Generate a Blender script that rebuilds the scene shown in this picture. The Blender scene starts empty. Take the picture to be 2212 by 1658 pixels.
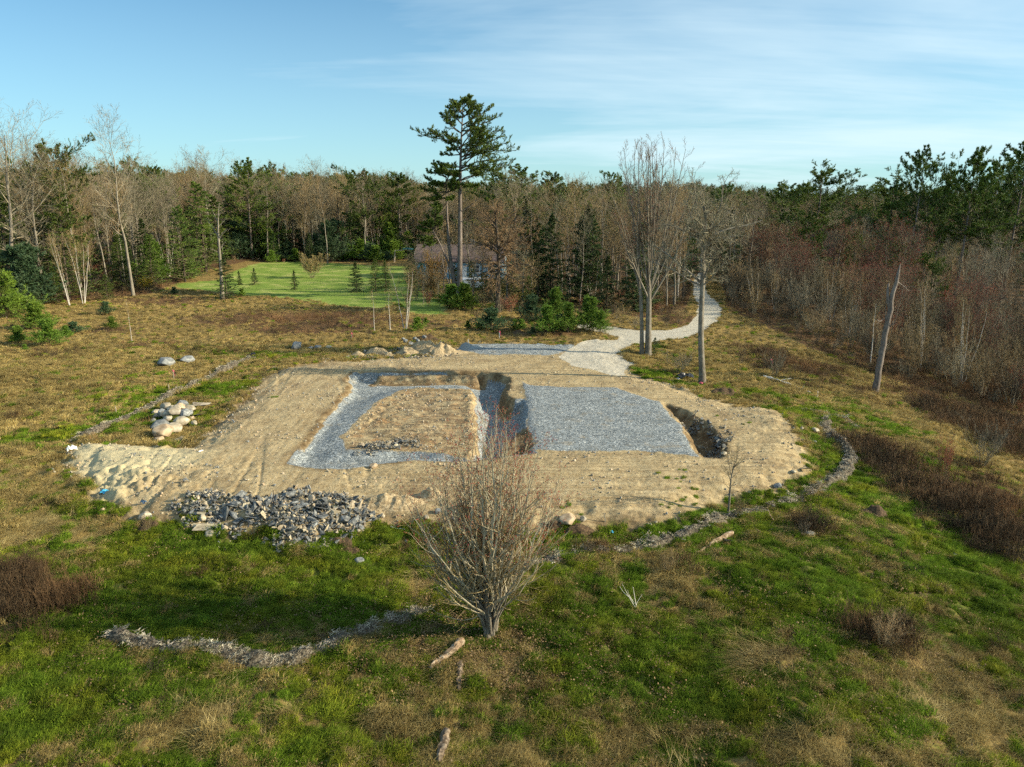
import bpy, math, random
import numpy as np
from mathutils import Vector, Matrix, Euler
SC = bpy.context.scene
COL = SC.collection
R = math.radians
rng = np.random.default_rng(7)
random.seed(7)

# ------------------------------------------------------------------ camera
CAMZ = 12.0; PITCH = R(14.0); FOC = 1600.0; CX = 1106.0; CY = 829.0
cd = bpy.data.cameras.new('camera'); cam = bpy.data.objects.new('camera', cd); COL.objects.link(cam)
cam.location = (0, 0, CAMZ); cam.rotation_euler = (R(90) - PITCH, 0, 0)
cd.sensor_width = 36; cd.lens = FOC / 2212 * 36; cd.clip_end = 8000; cd.clip_start = 0.1
SC.camera = cam
cp, sp = math.cos(PITCH), math.sin(PITCH)

def ray(u, v):
    a = (np.asarray(u, float) - CX) / FOC; b = -(np.asarray(v, float) - CY) / FOC
    return a, cp + sp * b, -sp + cp * b
def flat(u, v, z=0.0):
    a, dy, dz = ray(u, v); t = (z - CAMZ) / dz
    return np.stack([a * t, dy * t], -1)
def zz(pts, ox, oy, s):          # crop coordinates -> drawing coordinates
    p = np.array(pts, float); return np.stack([(ox + p[:, 0] / s) * .73733, (oy + p[:, 1] / s) * .73733], -1)
Z1 = (0, 350, 2.212); Z2 = (900, 250, 2.211); Z3 = (1800, 350, 1.8425); Z4 = (150, 950, 2.211); Z5 = (900, 950, 2.211)
Z6 = (1800, 1050, 2.211); B1 = (0, 1250, 1.6617); B2 = (1000, 1250, 1.661); B3 = (1800, 1350, 1.8433)
D1 = (1000, 950, 4.422); D2 = (1400, 900, 3.685); D3 = (450, 1380, 3.16)

# ------------------------------------------------------------------ noise
def _h(ix, iy, s):
    h = (ix.astype(np.int64) * 374761393 + iy.astype(np.int64) * 668265263 + s * 1442695041) & 0xffffffff
    h = ((h ^ (h >> 13)) * 1274126177) & 0xffffffff
    return ((h ^ (h >> 16)) & 0xffff) / 65535.0
def vn(x, y, s=0):
    x = np.asarray(x, float); y = np.asarray(y, float)
    ix = np.floor(x); iy = np.floor(y); fx = x - ix; fy = y - iy
    ix = ix.astype(np.int64); iy = iy.astype(np.int64)
    fx = fx * fx * fx * (fx * (fx * 6 - 15) + 10); fy = fy * fy * fy * (fy * (fy * 6 - 15) + 10)
    a = _h(ix, iy, s); b = _h(ix + 1, iy, s); c = _h(ix, iy + 1, s); d = _h(ix + 1, iy + 1, s)
    return (a + (b - a) * fx + (c - a) * fy + (a - b - c + d) * fx * fy) * 2 - 1
def fbm(x, y, sc, o=3, s=0):
    r = 0; a = 1; f = 1 / sc; t = 0
    for i in range(o):
        r = r + a * vn(x * f + i * 17.3, y * f - i * 9.1, s + i); t += a; a *= .5; f *= 2.03
    return r / t
def ss(a, b, x):
    t = np.clip((x - a) / (b - a), 0, 1); return t * t * (3 - 2 * t)

# ------------------------------------------------------------------ polygons
def sdpoly(x, y, P, m=4.0):
    """signed distance, + inside, computed near the polygon only"""
    x = np.asarray(x, float); y = np.asarray(y, float); out = np.full(x.shape, -m)
    sel = (x > P[:, 0].min() - m) & (x < P[:, 0].max() + m) & (y > P[:, 1].min() - m) & (y < P[:, 1].max() + m)
    if not sel.any(): return out
    px = x[sel]; py = y[sel]; d = np.full(px.shape, 1e9); ins = np.zeros(px.shape, bool)
    for i in range(len(P)):
        ax, ay = P[i]; bx, by = P[(i + 1) % len(P)]
        ex, ey = bx - ax, by - ay; wx, wy = px - ax, py - ay
        t = np.clip((wx * ex + wy * ey) / (ex * ex + ey * ey + 1e-12), 0, 1)
        d = np.minimum(d, (wx - ex * t) ** 2 + (wy - ey * t) ** 2)
        c = (ay > py) != (by > py)
        with np.errstate(divide='ignore', invalid='ignore'):
            ins ^= c & (px < (bx - ax) * (py - ay) / (by - ay + 1e-15) + ax)
    d = np.sqrt(d); out[sel] = np.clip(np.where(ins, d, -d), -m, 50); return out

def fl(p, z=0.0): return flat(p[:, 0], p[:, 1], z)
PAD = fl(np.concatenate([
    zz([(90, 800), (130, 750), (250, 715), (400, 735), (620, 755), (900, 765), (960, 720), (1100, 590), (1240, 470), (1330, 350), (1500, 270), (1800, 230)], *Z4),
    zz([(500, 215), (900, 195), (1000, 120), (1350, 112), (1700, 150)], *Z5),
    zz([(1500, 350), (1560, 560), (1700, 700), (1900, 760), (2211, 860)], *D2),
    zz([(620, 240), (800, 285), (930, 292), (1050, 310), (1140, 380), (1200, 480), (1260, 560), (1300, 640), (1280, 720), (1150, 770), (1060, 810), (900, 835), (720, 880), (600, 940), (420, 1010), (200, 1030), (0, 1010)], *Z6),
    zz([(1700, 1260), (1400, 1290), (1000, 1290), (700, 1220), (480, 1240)], *Z5),
    zz([(2060, 1290), (1830, 1300), (1750, 1350), (1500, 1360), (1380, 1300), (1150, 1280), (950, 1260), (700, 1210), (560, 1190), (400, 1140), (260, 1110), (200, 980), (150, 880)], *Z4)]))
PIT = fl(np.concatenate([
    zz([(1520, 905), (1600, 790), (1700, 680), (1780, 570), (1850, 480), (1915, 420), (1895, 350), (1960, 305)], *Z4),
    zz([(560, 620), (1200, 615), (1800, 605), (2040, 640), (2190, 700)], *D1),
    zz([(310, 900), (340, 960), (410, 1000), (520, 985), (525, 1150), (520, 1290), (590, 1380), (600, 1560)], *D2),
    zz([(1480, 830), (1300, 860), (1100, 885), (950, 895), (700, 880), (450, 905), (300, 935), (120, 945), (0, 935)], *Z5)]), 0)
MOUND = fl(zz([(130, 1640), (60, 1480), (340, 1180), (560, 1000), (780, 880), (1000, 835), (1300, 840), (1650, 865), (1720, 920), (1690, 1060), (1700, 1250), (1700, 1500), (1650, 1750), (1000, 1660), (500, 1640)], *D1), -.1)
STRIP = fl(zz([(430, 668), (800, 655), (1300, 650), (1780, 658), (1800, 690), (1300, 690), (800, 692), (440, 700)], *D1), -.1)
BUMP2 = fl(zz([(330, 1420), (430, 1350), (540, 1420), (560, 1560), (300, 1560)], *D2), -.3)
GARAGE = fl(np.concatenate([
    zz([(470, 800), (560, 850), (900, 870), (1500, 880), (1850, 1000), (1960, 1030), (2060, 1160), (2211, 1290)], *D2),
    zz([(430, 430), (470, 530), (545, 645), (380, 628), (200, 602), (0, 605)], *Z6),
    zz([(1480, 822)], *Z5),
    zz([(610, 1560), (590, 1400), (530, 1280), (535, 1150), (530, 1000), (480, 880)], *D2)]))
TRENCH = fl(zz([(330, 295), (430, 320), (540, 385), (640, 450), (720, 545), (735, 600), (700, 655), (560, 640), (480, 540), (440, 440), (360, 350)], *Z6))
GHEAP = fl(zz([(1530, 300), (1640, 250), (2300, 240), (3000, 250), (3100, 330), (2700, 400), (1900, 400), (1560, 350)], *D1))
ROAD = fl(np.concatenate([
    zz([(1600, 740), (1440, 735), (1300, 690), (1000, 640), (940, 590), (870, 540), (960, 460), (1080, 390), (1200, 355), (1500, 350), (1520, 325), (1400, 285), (1200, 250), (1060, 215), (1060, 175), (1200, 175), (1400, 200), (1560, 230)], *D2),
    zz([(150, 1137), (300, 1137), (390, 1110), (440, 1060), (452, 1000), (420, 940), (425, 872), (455, 830), (500, 826), (492, 880), (502, 940), (560, 990), (585, 1030), (562, 1082), (480, 1142), (400, 1177), (250, 1192), (100, 1213), (20, 1262), (118, 1318), (60, 1345)], *Z3)]))
LAWN = fl(np.concatenate([
    zz([(1140, 1075), (1400, 1050), (1480, 1010), (1560, 975), (1700, 935), (1950, 918), (2211, 935)], *Z1),
    zz([(400, 1165), (690, 1175), (760, 1230), (740, 1330), (900, 1440), (900, 1485), (700, 1480), (560, 1400), (480, 1440), (150, 1420), (0, 1385)], *Z2),
    zz([(2080, 1195), (1900, 1160), (1600, 1140), (1380, 1115), (1150, 1095)], *Z1)]))
SAND = fl(zz([(100, 780), (250, 720), (400, 740), (700, 760), (1000, 830), (800, 920), (500, 1000), (420, 1100), (260, 1090), (180, 900)], *Z4))
ROCKS = fl(zz([(800, 1200), (1000, 1130), (1450, 1110), (1750, 1115), (1980, 1130), (2080, 1250), (2050, 1300), (1850, 1310), (1760, 1370), (1500, 1380), (1380, 1300), (1150, 1290), (950, 1260)], *Z4), -.3)

ROADC = ROAD
def Hfun(x, y, fine=True):
    x = np.asarray(x, float); y = np.asarray(y, float)
    zo = -.70 + .50 * ss(34, 60, y) + .12 * ss(60, 75, y)
    x0 = np.interp(y, [0, 15, 24, 30, 38, 48, 60, 75, 110, 200], [7, 8, 11, 14.5, 16.8, 16.5, 18, 27, 40, 60])
    dr = x - x0
    drop = 3.6 * ss(0, 26, dr) + .9 * ss(26, 60, dr)
    zo = zo - drop * (1 - ss(150, 230, y)) * ss(5, 20, y)
    zo = zo + .35 * np.exp(-((dr + 1.0) / 2.2) ** 2) * ss(30, 20, y)
    zo = zo + 2.5 * ss(-35, -90, x) * ss(70, 120, y)
    zo = zo + np.minimum(np.maximum(0, y - 170) * .022, 9) + np.minimum(np.maximum(0, y - 600) * .01, 6)
    bx, by = LEDGE
    zo = zo + 1.8 * np.exp(-(((x - bx) / 7) ** 2 + ((y - by) / 5) ** 2))
    # house site beyond the trees falls a little
    zo = zo + .12 * fbm(x, y, 9, 2, 3) * (1 - ss(90, 120, y)) + .8 * fbm(x, y, 45, 2, 5) * ss(120, 200, y)
    sd = sdpoly(x, y, PAD) 
    edge = fbm(x, y, .9, 3, 11) * .6 if fine else 0
    w = ss(-1.5, 2.1, sd + edge)
    z = zo * (1 - w)
    rd = sdpoly(x, y, ROADC); z = z * (1 - .7 * ss(-3, 0, rd) * (1 - w)) 
    if fine:
        e2 = fbm(x, y, .9, 2, 21) * .22 + fbm(x, y, .25, 2, 22) * .05
    else:
        e2 = 0
    pit = sdpoly(x, y, PIT) + e2
    mo = sdpoly(x, y, MOUND) + e2; st_ = sdpoly(x, y, STRIP) + e2 * .9 - .18
    mo2 = sdpoly(x, y, BUMP2) + e2
    D = (.32 + .25 * ss(43.5, 47, y) * ss(0, -3, x) + .75 * ss(-3.8, -.6, x)) * ss(-.05, .75, pit) * (1 - ss(-.75 - 1.7 * ss(-5.6, -7.6, x) * ss(32, 35, y), .15, mo)) * (1 - .9 * ss(-.25, .15, st_)) * (1 - .8 * ss(-.5, .3, mo2))
    front = ss(33.5, 30.5, y)        # gravel floor runs up to grade at the near side
    D = D * (1 - .75 * front) 
    # bench between the rear trench and the inner corridor
    z = z - D
    z = z - .10 * ss(-.2, .9, mo) * w + .12 * ss(.3, 1.5, mo) * (fbm(x, y, 1.6, 3, 36) + .3)
    z = z + .10 * ss(-.3, .4, sdpoly(x, y, GARAGE) + e2 * .4)
    z = z - .75 * ss(-.1, .8, sdpoly(x, y, TRENCH) + e2)
    z = z + .12 * ss(-.2, 1.2, sdpoly(x, y, GHEAP))
    z = z + .12 * ss(-.5, 1.0, sdpoly(x, y, ROCKS))
    if fine:
        dirt = ss(-.1, .3, sd); pitz = ss(-.1, .3, pit)
        grav = np.maximum(ss(0, .5, sdpoly(x, y, GARAGE)), pitz * (1 - ss(-.5, .1, mo)))
        z = z + dirt * (1 - grav) * ss(-.2, -.9, mo) * .016 * np.where(x < -7.5, vn(x * 3.1 + .02 * y, y * .12, 43), vn(x * .16 + .5 * vn(x * .3, y * .3, 46), y * 2.6 + .8 * vn(x * .22, y * .3, 45), 44) * ss(36, 33, y))
        z = z + dirt * (1 - .8 * grav) * (.05 * fbm(x, y, 1.1, 4, 31) + .017 * fbm(x, y, .14, 3, 32) * (1 + 1.5 * vn(x * .4, y * .4, 37)) * (1 + 1.5 * ss(-.6, .4, mo)))
        z = z + grav * .012 * fbm(x, y, .12, 2, 33)
        z = z + ss(0, 1, -sd) * ss(1.2, .2, np.abs(sd + .6)) * .12 * fbm(x, y, .5, 3, 34)
        # spoil bank along the right end of the pad, broken ground at the sandy corner
        c = SANDC; z = z + .34 * (np.abs(fbm(x, y, .7, 4, 35)) * 1.6 - .3) * np.exp(-(((x - c[0]) / 3.2) ** 2 + ((y - c[1]) / 2.4) ** 2))
        z = z + .35 * np.exp(-(((x - BANK[0]) / 1.6) ** 2 + ((y - BANK[1]) / 3.5) ** 2))
        # wheel ruts, along the left and the front of the pit
        rut = np.abs(vn(x * 1.1 + .25 * y, y * .05, 41)); z = z - ss(-.2, -.9, mo) * dirt * (1 - grav) * .04 * ss(.16, .02, rut) * ss(-4, -7, x)
        rut = np.abs(vn(x * .04, y * 1.7 + x * .03, 42)); z = z - dirt * (1 - grav) * .05 * ss(.16, .02, rut) * ss(34, 31, y)
        lawn = ss(-.5, .5, sdpoly(x, y, LAWN)); road = ss(-.3, .1, rd)
        g = (1 - dirt) * (1 - lawn) * (1 - road)
        z = z + g * (.10 * fbm(x, y, 2.2, 2, 51) + .22 * np.maximum(0, fbm(x, y, .8, 2, 52)) + .05 * fbm(x, y, .33, 2, 53)) * (1 - ss(90, 140, y) * .6)
    return z
SANDC = flat(*zz([(420, 1010)], *Z4)[0]); BANK = flat(*zz([(1150, 420)], *Z6)[0]); LEDGE = flat(*zz([(1530, 905)], *Z1)[0])

def P(u, v, fine=True):
    """ground point seen along (u, v)"""
    a, dy, dz = ray(float(u), float(v))
    ts = 6 * np.exp(np.linspace(0, 1, 500) * math.log(900 / 6.))
    h = CAMZ + dz * ts - Hfun(a * ts, dy * ts, False)
    i = int(np.argmax(h < 0)) if (h < 0).any() else len(ts) - 1
    lo, hi = ts[max(i - 1, 0)], ts[i]
    ts = np.linspace(lo, hi, 60); h = CAMZ + dz * ts - Hfun(a * ts, dy * ts, fine)
    j = int(np.argmax(h < 0)) if (h < 0).any() else len(ts) - 1
    t = ts[j]; x, y = a * t, dy * t
    return np.array([x, y, float(Hfun(np.array([x]), np.array([y]), fine)[0])])
def PZ(p, Z):
    q = zz([p], *Z)[0]; return P(q[0], q[1])
def onplane(u, v, y):
    a, dy, dz = ray(float(u), float(v)); t = y / dy
    return np.array([a * t, y, CAMZ + dz * t])

# ------------------------------------------------------------------ meshes
def new_mesh(name, V, Fs, mats=(), mi=None, smooth=False):
    me = bpy.data.meshes.new(name); V = np.asarray(V, np.float32)
    if not isinstance(Fs, (list, tuple)): Fs = [Fs]
    Fs = [np.asarray(f, np.int32) for f in Fs if len(f)]
    me.vertices.add(len(V)); me.vertices.foreach_set('co', V.ravel())
    nl = sum(f.size for f in Fs); nf = sum(len(f) for f in Fs)
    me.loops.add(nl); me.polygons.add(nf)
    me.loops.foreach_set('vertex_index', np.concatenate([f.ravel() for f in Fs]))
    st = []; o = 0
    for f in Fs: st.append(o + np.arange(len(f)) * f.shape[1]); o += f.size
    me.polygons.foreach_set('loop_start', np.concatenate(st).astype(np.int32))
    if mi is not None: me.polygons.foreach_set('material_index', np.asarray(mi, np.int32))
    me.polygons.foreach_set('use_smooth', np.full(nf, bool(smooth)))
    for m in mats: me.materials.append(m)
    me.update(calc_edges=True); return me
def obj(name, me, parent=None, loc=None, link=True):
    o = bpy.data.objects.new(name, me)
    if link: COL.objects.link(o)
    if parent is not None: o.parent = parent
    if loc is not None: o.location = loc
    return o
def tag(o, label=None, cat=None, group=None, kind=None):
    if label: o['label'] = label
    if cat: o['category'] = cat
    if group: o['group'] = group
    if kind: o['kind'] = kind
    return o
def empty(name, loc=(0, 0, 0), rz=0.0, sc=1.0):
    e = bpy.data.objects.new(name, None); COL.objects.link(e); e.empty_display_size = .3
    e.location = loc; e.rotation_euler = (0, 0, rz); e.scale = (sc, sc, sc); return e
class MB:
    def __init__(s): s.V = []; s.F = []; s.M = []; s.n = 0
    def add(s, V, F, m=0):
        V = np.asarray(V, float).reshape(-1, 3)
        for f in (F if isinstance(F, list) else [F]):
            f = np.atleast_2d(np.asarray(f, int)); s.F.append(f + s.n); s.M.append(np.full(len(f), m))
        s.V.append(V); s.n += len(V); return s
    def box(s, c, d, rz=0, m=0):
        q = np.array([[i, j, k] for i in (-.5, .5) for j in (-.5, .5) for k in (-.5, .5)]) * np.array(d)
        ca, sa = math.cos(rz), math.sin(rz); q = np.stack([q[:, 0] * ca - q[:, 1] * sa, q[:, 0] * sa + q[:, 1] * ca, q[:, 2]], 1) + np.array(c)
        return s.add(q, [[0, 1, 3, 2], [4, 6, 7, 5], [0, 4, 5, 1], [2, 3, 7, 6], [0, 2, 6, 4], [1, 5, 7, 3]], m)
    def mesh(s, name, mats, smooth=False):
        tri = [(f, m) for f, m in zip(s.F, s.M) if f.shape[1] == 3]; qd = [(f, m) for f, m in zip(s.F, s.M) if f.shape[1] == 4]
        Fs = []; mi = []
        for g in (tri, qd):
            if g: Fs.append(np.concatenate([f for f, _ in g])); mi.append(np.concatenate([m for _, m in g]))
        return new_mesh(name, np.concatenate(s.V), Fs, mats, np.concatenate(mi), smooth)
def nrm(v): return v / (np.linalg.norm(v, axis=-1, keepdims=True) + 1e-9)
def tubes(pts, rad, M=4):
    """pts (N,K,3), rad (N,K) -> verts, quads (open tubes)"""
    N, K, _ = pts.shape
    T = np.empty_like(pts); T[:, 1:-1] = pts[:, 2:] - pts[:, :-2]; T[:, 0] = pts[:, 1] - pts[:, 0]; T[:, -1] = pts[:, -1] - pts[:, -2]
    T = nrm(T); ref = np.where(np.abs(T[:, :1, 2:3]) > .9, np.array([[[1., 0, 0]]]), np.array([[[0, 0, 1.]]]))
    A = nrm(np.cross(T, ref)); B = np.cross(T, A)
    an = np.arange(M) / M * 2 * math.pi
    V = pts[:, :, None] + rad[:, :, None, None] * (A[:, :, None] * np.cos(an)[:, None] + B[:, :, None] * np.sin(an)[:, None])
    idx = np.arange(N * K * M).reshape(N, K, M); j = (np.arange(M) + 1) % M
    F = np.stack([idx[:, :-1], idx[:, :-1][:, :, j], idx[:, 1:][:, :, j], idx[:, 1:]], -1).reshape(-1, 4)
    return V.reshape(-1, 3), F
# ------------------------------------------------------------------ materials
def mat(name):
    m = bpy.data.materials.new(name); m.use_nodes = True; nt = m.node_tree; nt.nodes.clear()
    return m, nt, nt.nodes, nt.links
class N:
    """small node writer"""
    def __init__(s, nt): s.nt = nt; s.n = nt.nodes; s.l = nt.links
    def new(s, t, **k):
        n = s.n.new(t)
        for a, b in k.items(): setattr(n, a, b)
        return n
    def put(s, sock, v):
        if isinstance(v, bpy.types.NodeSocket): s.l.new(v, sock)
        elif isinstance(v, (tuple, list)) and len(v) == 3 and sock.type == 'RGBA': sock.default_value = (*v, 1)
        else: sock.default_value = v
    def math(s, op, a, b=0.0, c=None, clamp=False):
        n = s.new('ShaderNodeMath', operation=op, use_clamp=clamp); s.put(n.inputs[0], a); s.put(n.inputs[1], b)
        if c is not None: s.put(n.inputs[2], c)
        return n.outputs[0]
    def mix(s, f, a, b, bt='MIX'):
        n = s.new('ShaderNodeMix', data_type='RGBA', blend_type=bt); s.put(n.inputs[0], f); s.put(n.inputs[6], a); s.put(n.inputs[7], b); return n.outputs[2]
    def noise(s, scale, detail=3, rough=.55, vec=None, dist=0.0):
        n = s.new('ShaderNodeTexNoise'); n.inputs['Scale'].default_value = scale; n.inputs['Detail'].default_value = detail
        n.inputs['Roughness'].default_value = rough; n.inputs['Distortion'].default_value = dist
        if vec is not None: s.l.new(vec, n.inputs['Vector'])
        return n.outputs[0]
    def ramp(s, f, st, interp='LINEAR'):
        n = s.new('ShaderNodeValToRGB'); cr = n.color_ramp; cr.interpolation = interp
        while len(cr.elements) < len(st): cr.elements.new(.5)
        for e, (p, c) in zip(cr.elements, st): e.position = p; e.color = (*c, 1) if len(c) == 3 else c
        s.put(n.inputs[0], f); return n.outputs[0]
    def mr(s, v, a, b, c=0.0, d=1.0):
        n = s.new('ShaderNodeMapRange'); s.put(n.inputs[0], v); n.inputs[1].default_value = a; n.inputs[2].default_value = b; n.inputs[3].default_value = c; n.inputs[4].default_value = d; return n.outputs[0]
    def sep(s, c):
        n = s.new('ShaderNodeSeparateColor'); s.l.new(c, n.inputs[0]); return n.outputs
    def vor(s, scale, vec, feat='F1'):
        n = s.new('ShaderNodeTexVoronoi', feature=feat); n.inputs['Scale'].default_value = scale; s.l.new(vec, n.inputs['Vector']); return n
    def bump(s, h, strength=.5, dist=.05, nrm=None):
        n = s.new('ShaderNodeBump'); n.inputs['Strength'].default_value = strength; n.inputs['Distance'].default_value = dist; s.put(n.inputs['Height'], h)
        if nrm is not None: s.l.new(nrm, n.inputs['Normal'])
        return n.outputs[0]
    def out(s, col, rough=.9, normal=None, spec=.2, trans=0.0, emis=None):
        b = s.new('ShaderNodeBsdfPrincipled'); s.put(b.inputs['Base Color'], col); s.put(b.inputs['Roughness'], rough)
        b.inputs['Specular IOR Level'].default_value = spec
        if normal is not None: s.l.new(normal, b.inputs['Normal'])
        sh = b.outputs[0]
        if trans > 0:
            t = s.new('ShaderNodeBsdfTranslucent'); s.put(t.inputs[0], col); mx = s.new('ShaderNodeMixShader'); mx.inputs[0].default_value = trans
            s.l.new(sh, mx.inputs[1]); s.l.new(t.outputs[0], mx.inputs[2]); sh = mx.outputs[0]
        o = s.new('ShaderNodeOutputMaterial'); s.l.new(sh, o.inputs[0]); return b
    def attr(s, name, t='GEOMETRY'):
        n = s.new('ShaderNodeAttribute', attribute_name=name, attribute_type=t); return n
    def pos(s): return s.new('ShaderNodeNewGeometry').outputs['Position']
    def objco(s): return s.new('ShaderNodeTexCoord').outputs['Object']
    def rnd(s): return s.new('ShaderNodeObjectInfo').outputs['Random']

def ground_mat():
    m, nt, nn, ll = mat('ground_surface'); n = N(nt); p = n.pos()
    A = n.attr('zoneA'); B = n.attr('zoneB')
    a = n.sep(A.outputs['Color']); b = n.sep(B.outputs['Color'])
    n1 = n.noise(.8, 4, .6, p); n2 = n.noise(5, 5, .65, p); n3 = n.noise(28, 3, .6, p); sx_ = n.new('ShaderNodeSeparateXYZ'); n.l.new(p, sx_.inputs[0])
    def stretch(a, b):
        q = n.new('ShaderNodeMapping'); n.l.new(p, q.inputs[0]); q.inputs['Scale'].default_value = (a, b, 1); return n.noise(1.0, 4, .6, q.outputs[0])
    trk = n.math('ADD', n.math('MULTIPLY', stretch(3.2, .16), n.mr(sx_.outputs[0], -7, -8.5)), n.math('MULTIPLY', stretch(.16, 3.4), n.mr(sx_.outputs[0], -8.5, -7)))
    # grass soil: thatch showing between the blades
    dry = n.ramp(n2, [(.3, (.06, .04, .014)), (.5, (.19, .13, .045)), (.75, (.38, .28, .10))])
    green = n.ramp(n2, [(.3, (.02, .03, .004)), (.5, (.07, .09, .012)), (.8, (.18, .19, .035))])
    brown = n.ramp(n2, [(.25, (.035, .02, .01)), (.55, (.12, .07, .035)), (.8, (.24, .15, .075))])
    gmix = n.math('ADD', b[2], n.mr(n1, .3, .7, -.35, .35), clamp=True)
    gmix = n.mr(n.math('ADD', gmix, n.mr(n2, .3, .7, -.3, .3)), .3, .7)
    base = n.mix(gmix, dry, green)
    bm = n.mr(n.math('ADD', b[1], n.mr(n1, .3, .7, -.25, .25)), .3, .7)
    base = n.mix(bm, base, brown); lit = n.vor(30, p); lc = n.sep(lit.outputs['Color']); base = n.mix(n.math('MULTIPLY', n.mr(lit.outputs['Distance'], .15, .4, 1, 0), n.mr(lc[1], .5, .6)), base, n.ramp(lc[0], [(0, (.03, .02, .01)), (.5, (.16, .10, .045)), (1, (.45, .34, .18))]))
    # lawn
    lawn = n.ramp(n.noise(.35, 5, .6, p), [(.3, (.085, .15, .018)), (.5, (.16, .235, .032)), (.64, (.36, .34, .12))])
    lawn = n.mix(.35, lawn, n.ramp(n3, [(.3, (.06, .10, .02)), (.7, (.28, .36, .10))]))
    base = n.mix(A.outputs['Alpha'], base, lawn)
    # dirt
    d1 = n.ramp(n1, [(.25, (.19, .135, .07)), (.5, (.36, .275, .15)), (.75, (.50, .405, .24))])
    d2 = n.ramp(n2, [(.25, (.075, .05, .025)), (.43, (.31, .23, .12)), (.72, (.60, .49, .30))])
    dirt = n.mix(.5, d1, d2)
    rust = n.mr(n.noise(1.3, 3, .6, p), .5, .68); dirt = n.mix(n.math('MULTIPLY', rust, n.math('MULTIPLY', B.outputs['Alpha'], .75)), dirt, (.34, .17, .065)); dk = n.mr(n.noise(1.9, 5, .68, p, .5), .46, .57); dirt = n.mix(n.math('MULTIPLY', dk, n.math('MULTIPLY', B.outputs['Alpha'], .8)), dirt, (.11, .08, .05))
    damp = n.mr(n.noise(.33, 5, .62, p, .8), .50, .66); dirt = n.mix(n.math('MULTIPLY', damp, .6), dirt, (.15, .10, .055))
    mott = n.mr(n.noise(9, 4, .7, p), .54, .66); dirt = n.mix(n.math('MULTIPLY', mott, .6), dirt, (.13, .085, .045))
    dirt = n.mix(n.mr(trk, .50, .66, 0, .5), dirt, (.20, .135, .065)); dirt = n.mix(n.mr(trk, .46, .34, 0, .35), dirt, (.58, .46, .27))
    vo = n.vor(16, p); st = n.mr(vo.outputs['Distance'], .10, .28, 1, 0)
    vc = n.sep(vo.outputs['Color'])
    stone = n.ramp(vc[0], [(0, (.08, .075, .07)), (.4, (.30, .27, .22)), (.75, (.50, .44, .34)), (1, (.68, .62, .52))])
    pres = n.math('MULTIPLY', st, n.mr(vc[1], .45, .55)); pres = n.math('MULTIPLY', pres, n.mr(n1, .25, .5))
    dirt = n.mix(pres, dirt, stone)
    vo2 = n.vor(38, p); v2 = n.sep(vo2.outputs['Color'])
    dirt = n.mix(n.math('MULTIPLY', n.mr(vo2.outputs['Distance'], .1, .4, 1, 0), n.mr(v2[1], .5, .7)), dirt, n.mix(v2[0], (.11, .08, .05), (.62, .53, .38)))
    sand = n.mix(n2, (.36, .30, .17), (.60, .52, .33)); dirt = n.mix(b[0], dirt, sand)
    dirt = n.mix(n.math('MULTIPLY', n.sep(n.attr('zoneC').outputs['Color'])[0], .85), dirt, n.ramp(n2, [(.3, (.035, .02, .01)), (.55, (.12, .075, .035)), (.75, (.30, .21, .11))]))
    base = n.mix(a[0], base, dirt)
    # crushed stone
    g1 = n.vor(26, p); gc = n.sep(g1.outputs['Color']); g2 = n.vor(11, p); gd = n.sep(g2.outputs['Color'])
    gv = n.math('ADD', n.math('MULTIPLY', gc[0], .65), n.math('MULTIPLY', gd[0], .35))
    grav = n.ramp(gv, [(.1, (.045, .055, .06)), (.4, (.15, .18, .20)), (.65, (.28, .325, .355)), (.95, (.70, .70, .66))])
    grav = n.mix(n.math('MULTIPLY', gc[2], .12), grav, (.42, .32, .2))
    grav = n.mix(n.mr(n1, .45, .7, 0, .55), grav, (.13, .145, .15)); grav = n.mix(n.mr(trk, .52, .66, 0, .35), grav, (.34, .36, .36)); grav = n.mix(n.mr(n.noise(.9, 4, .65, p), .56, .72, 0, .55), grav, (.34, .27, .17))
    gm = n.mr(n.math('ADD', a[1], n.mr(n.math('ADD', n.math('MULTIPLY', n3, .5), n.math('MULTIPLY', n2, .5)), .35, .65, -.45, .3)), .35, .65)
    base = n.mix(gm, base, grav)
    # drive
    rv = n.vor(22, p); rc = n.sep(rv.outputs['Color'])
    rdk = n.noise(.7, 4, .6, p)
    road = n.mix(.5, n.ramp(n2, [(.3, (.25, .22, .165)), (.55, (.46, .42, .335)), (.75, (.56, .52, .43))]), n.ramp(rc[0], [(0, (.28, .255, .21)), (1, (.65, .60, .50))]))
    road = n.mix(n.mr(rdk, .5, .68, 0, .5), road, (.30, .265, .20))
    rm = n.mr(n.math('ADD', a[2], n.mr(n2, .3, .7, -.3, .3)), .4, .6)
    base = n.mix(rm, base, road)
    h = n.math('ADD', n.math('MULTIPLY', n2, .5), n.math('MULTIPLY', n3, .35))
    h = n.math('ADD', h, n.math('MULTIPLY', pres, .35))
    bp = n.bump(h, .8, .09)
    gh = n.mr(g1.outputs['Distance'], 0, .6, 1, 0)
    bp = n.bump(n.math('MULTIPLY', gh, gm), .8, .03, bp)
    n.out(base, .95, bp, .1); return m

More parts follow.
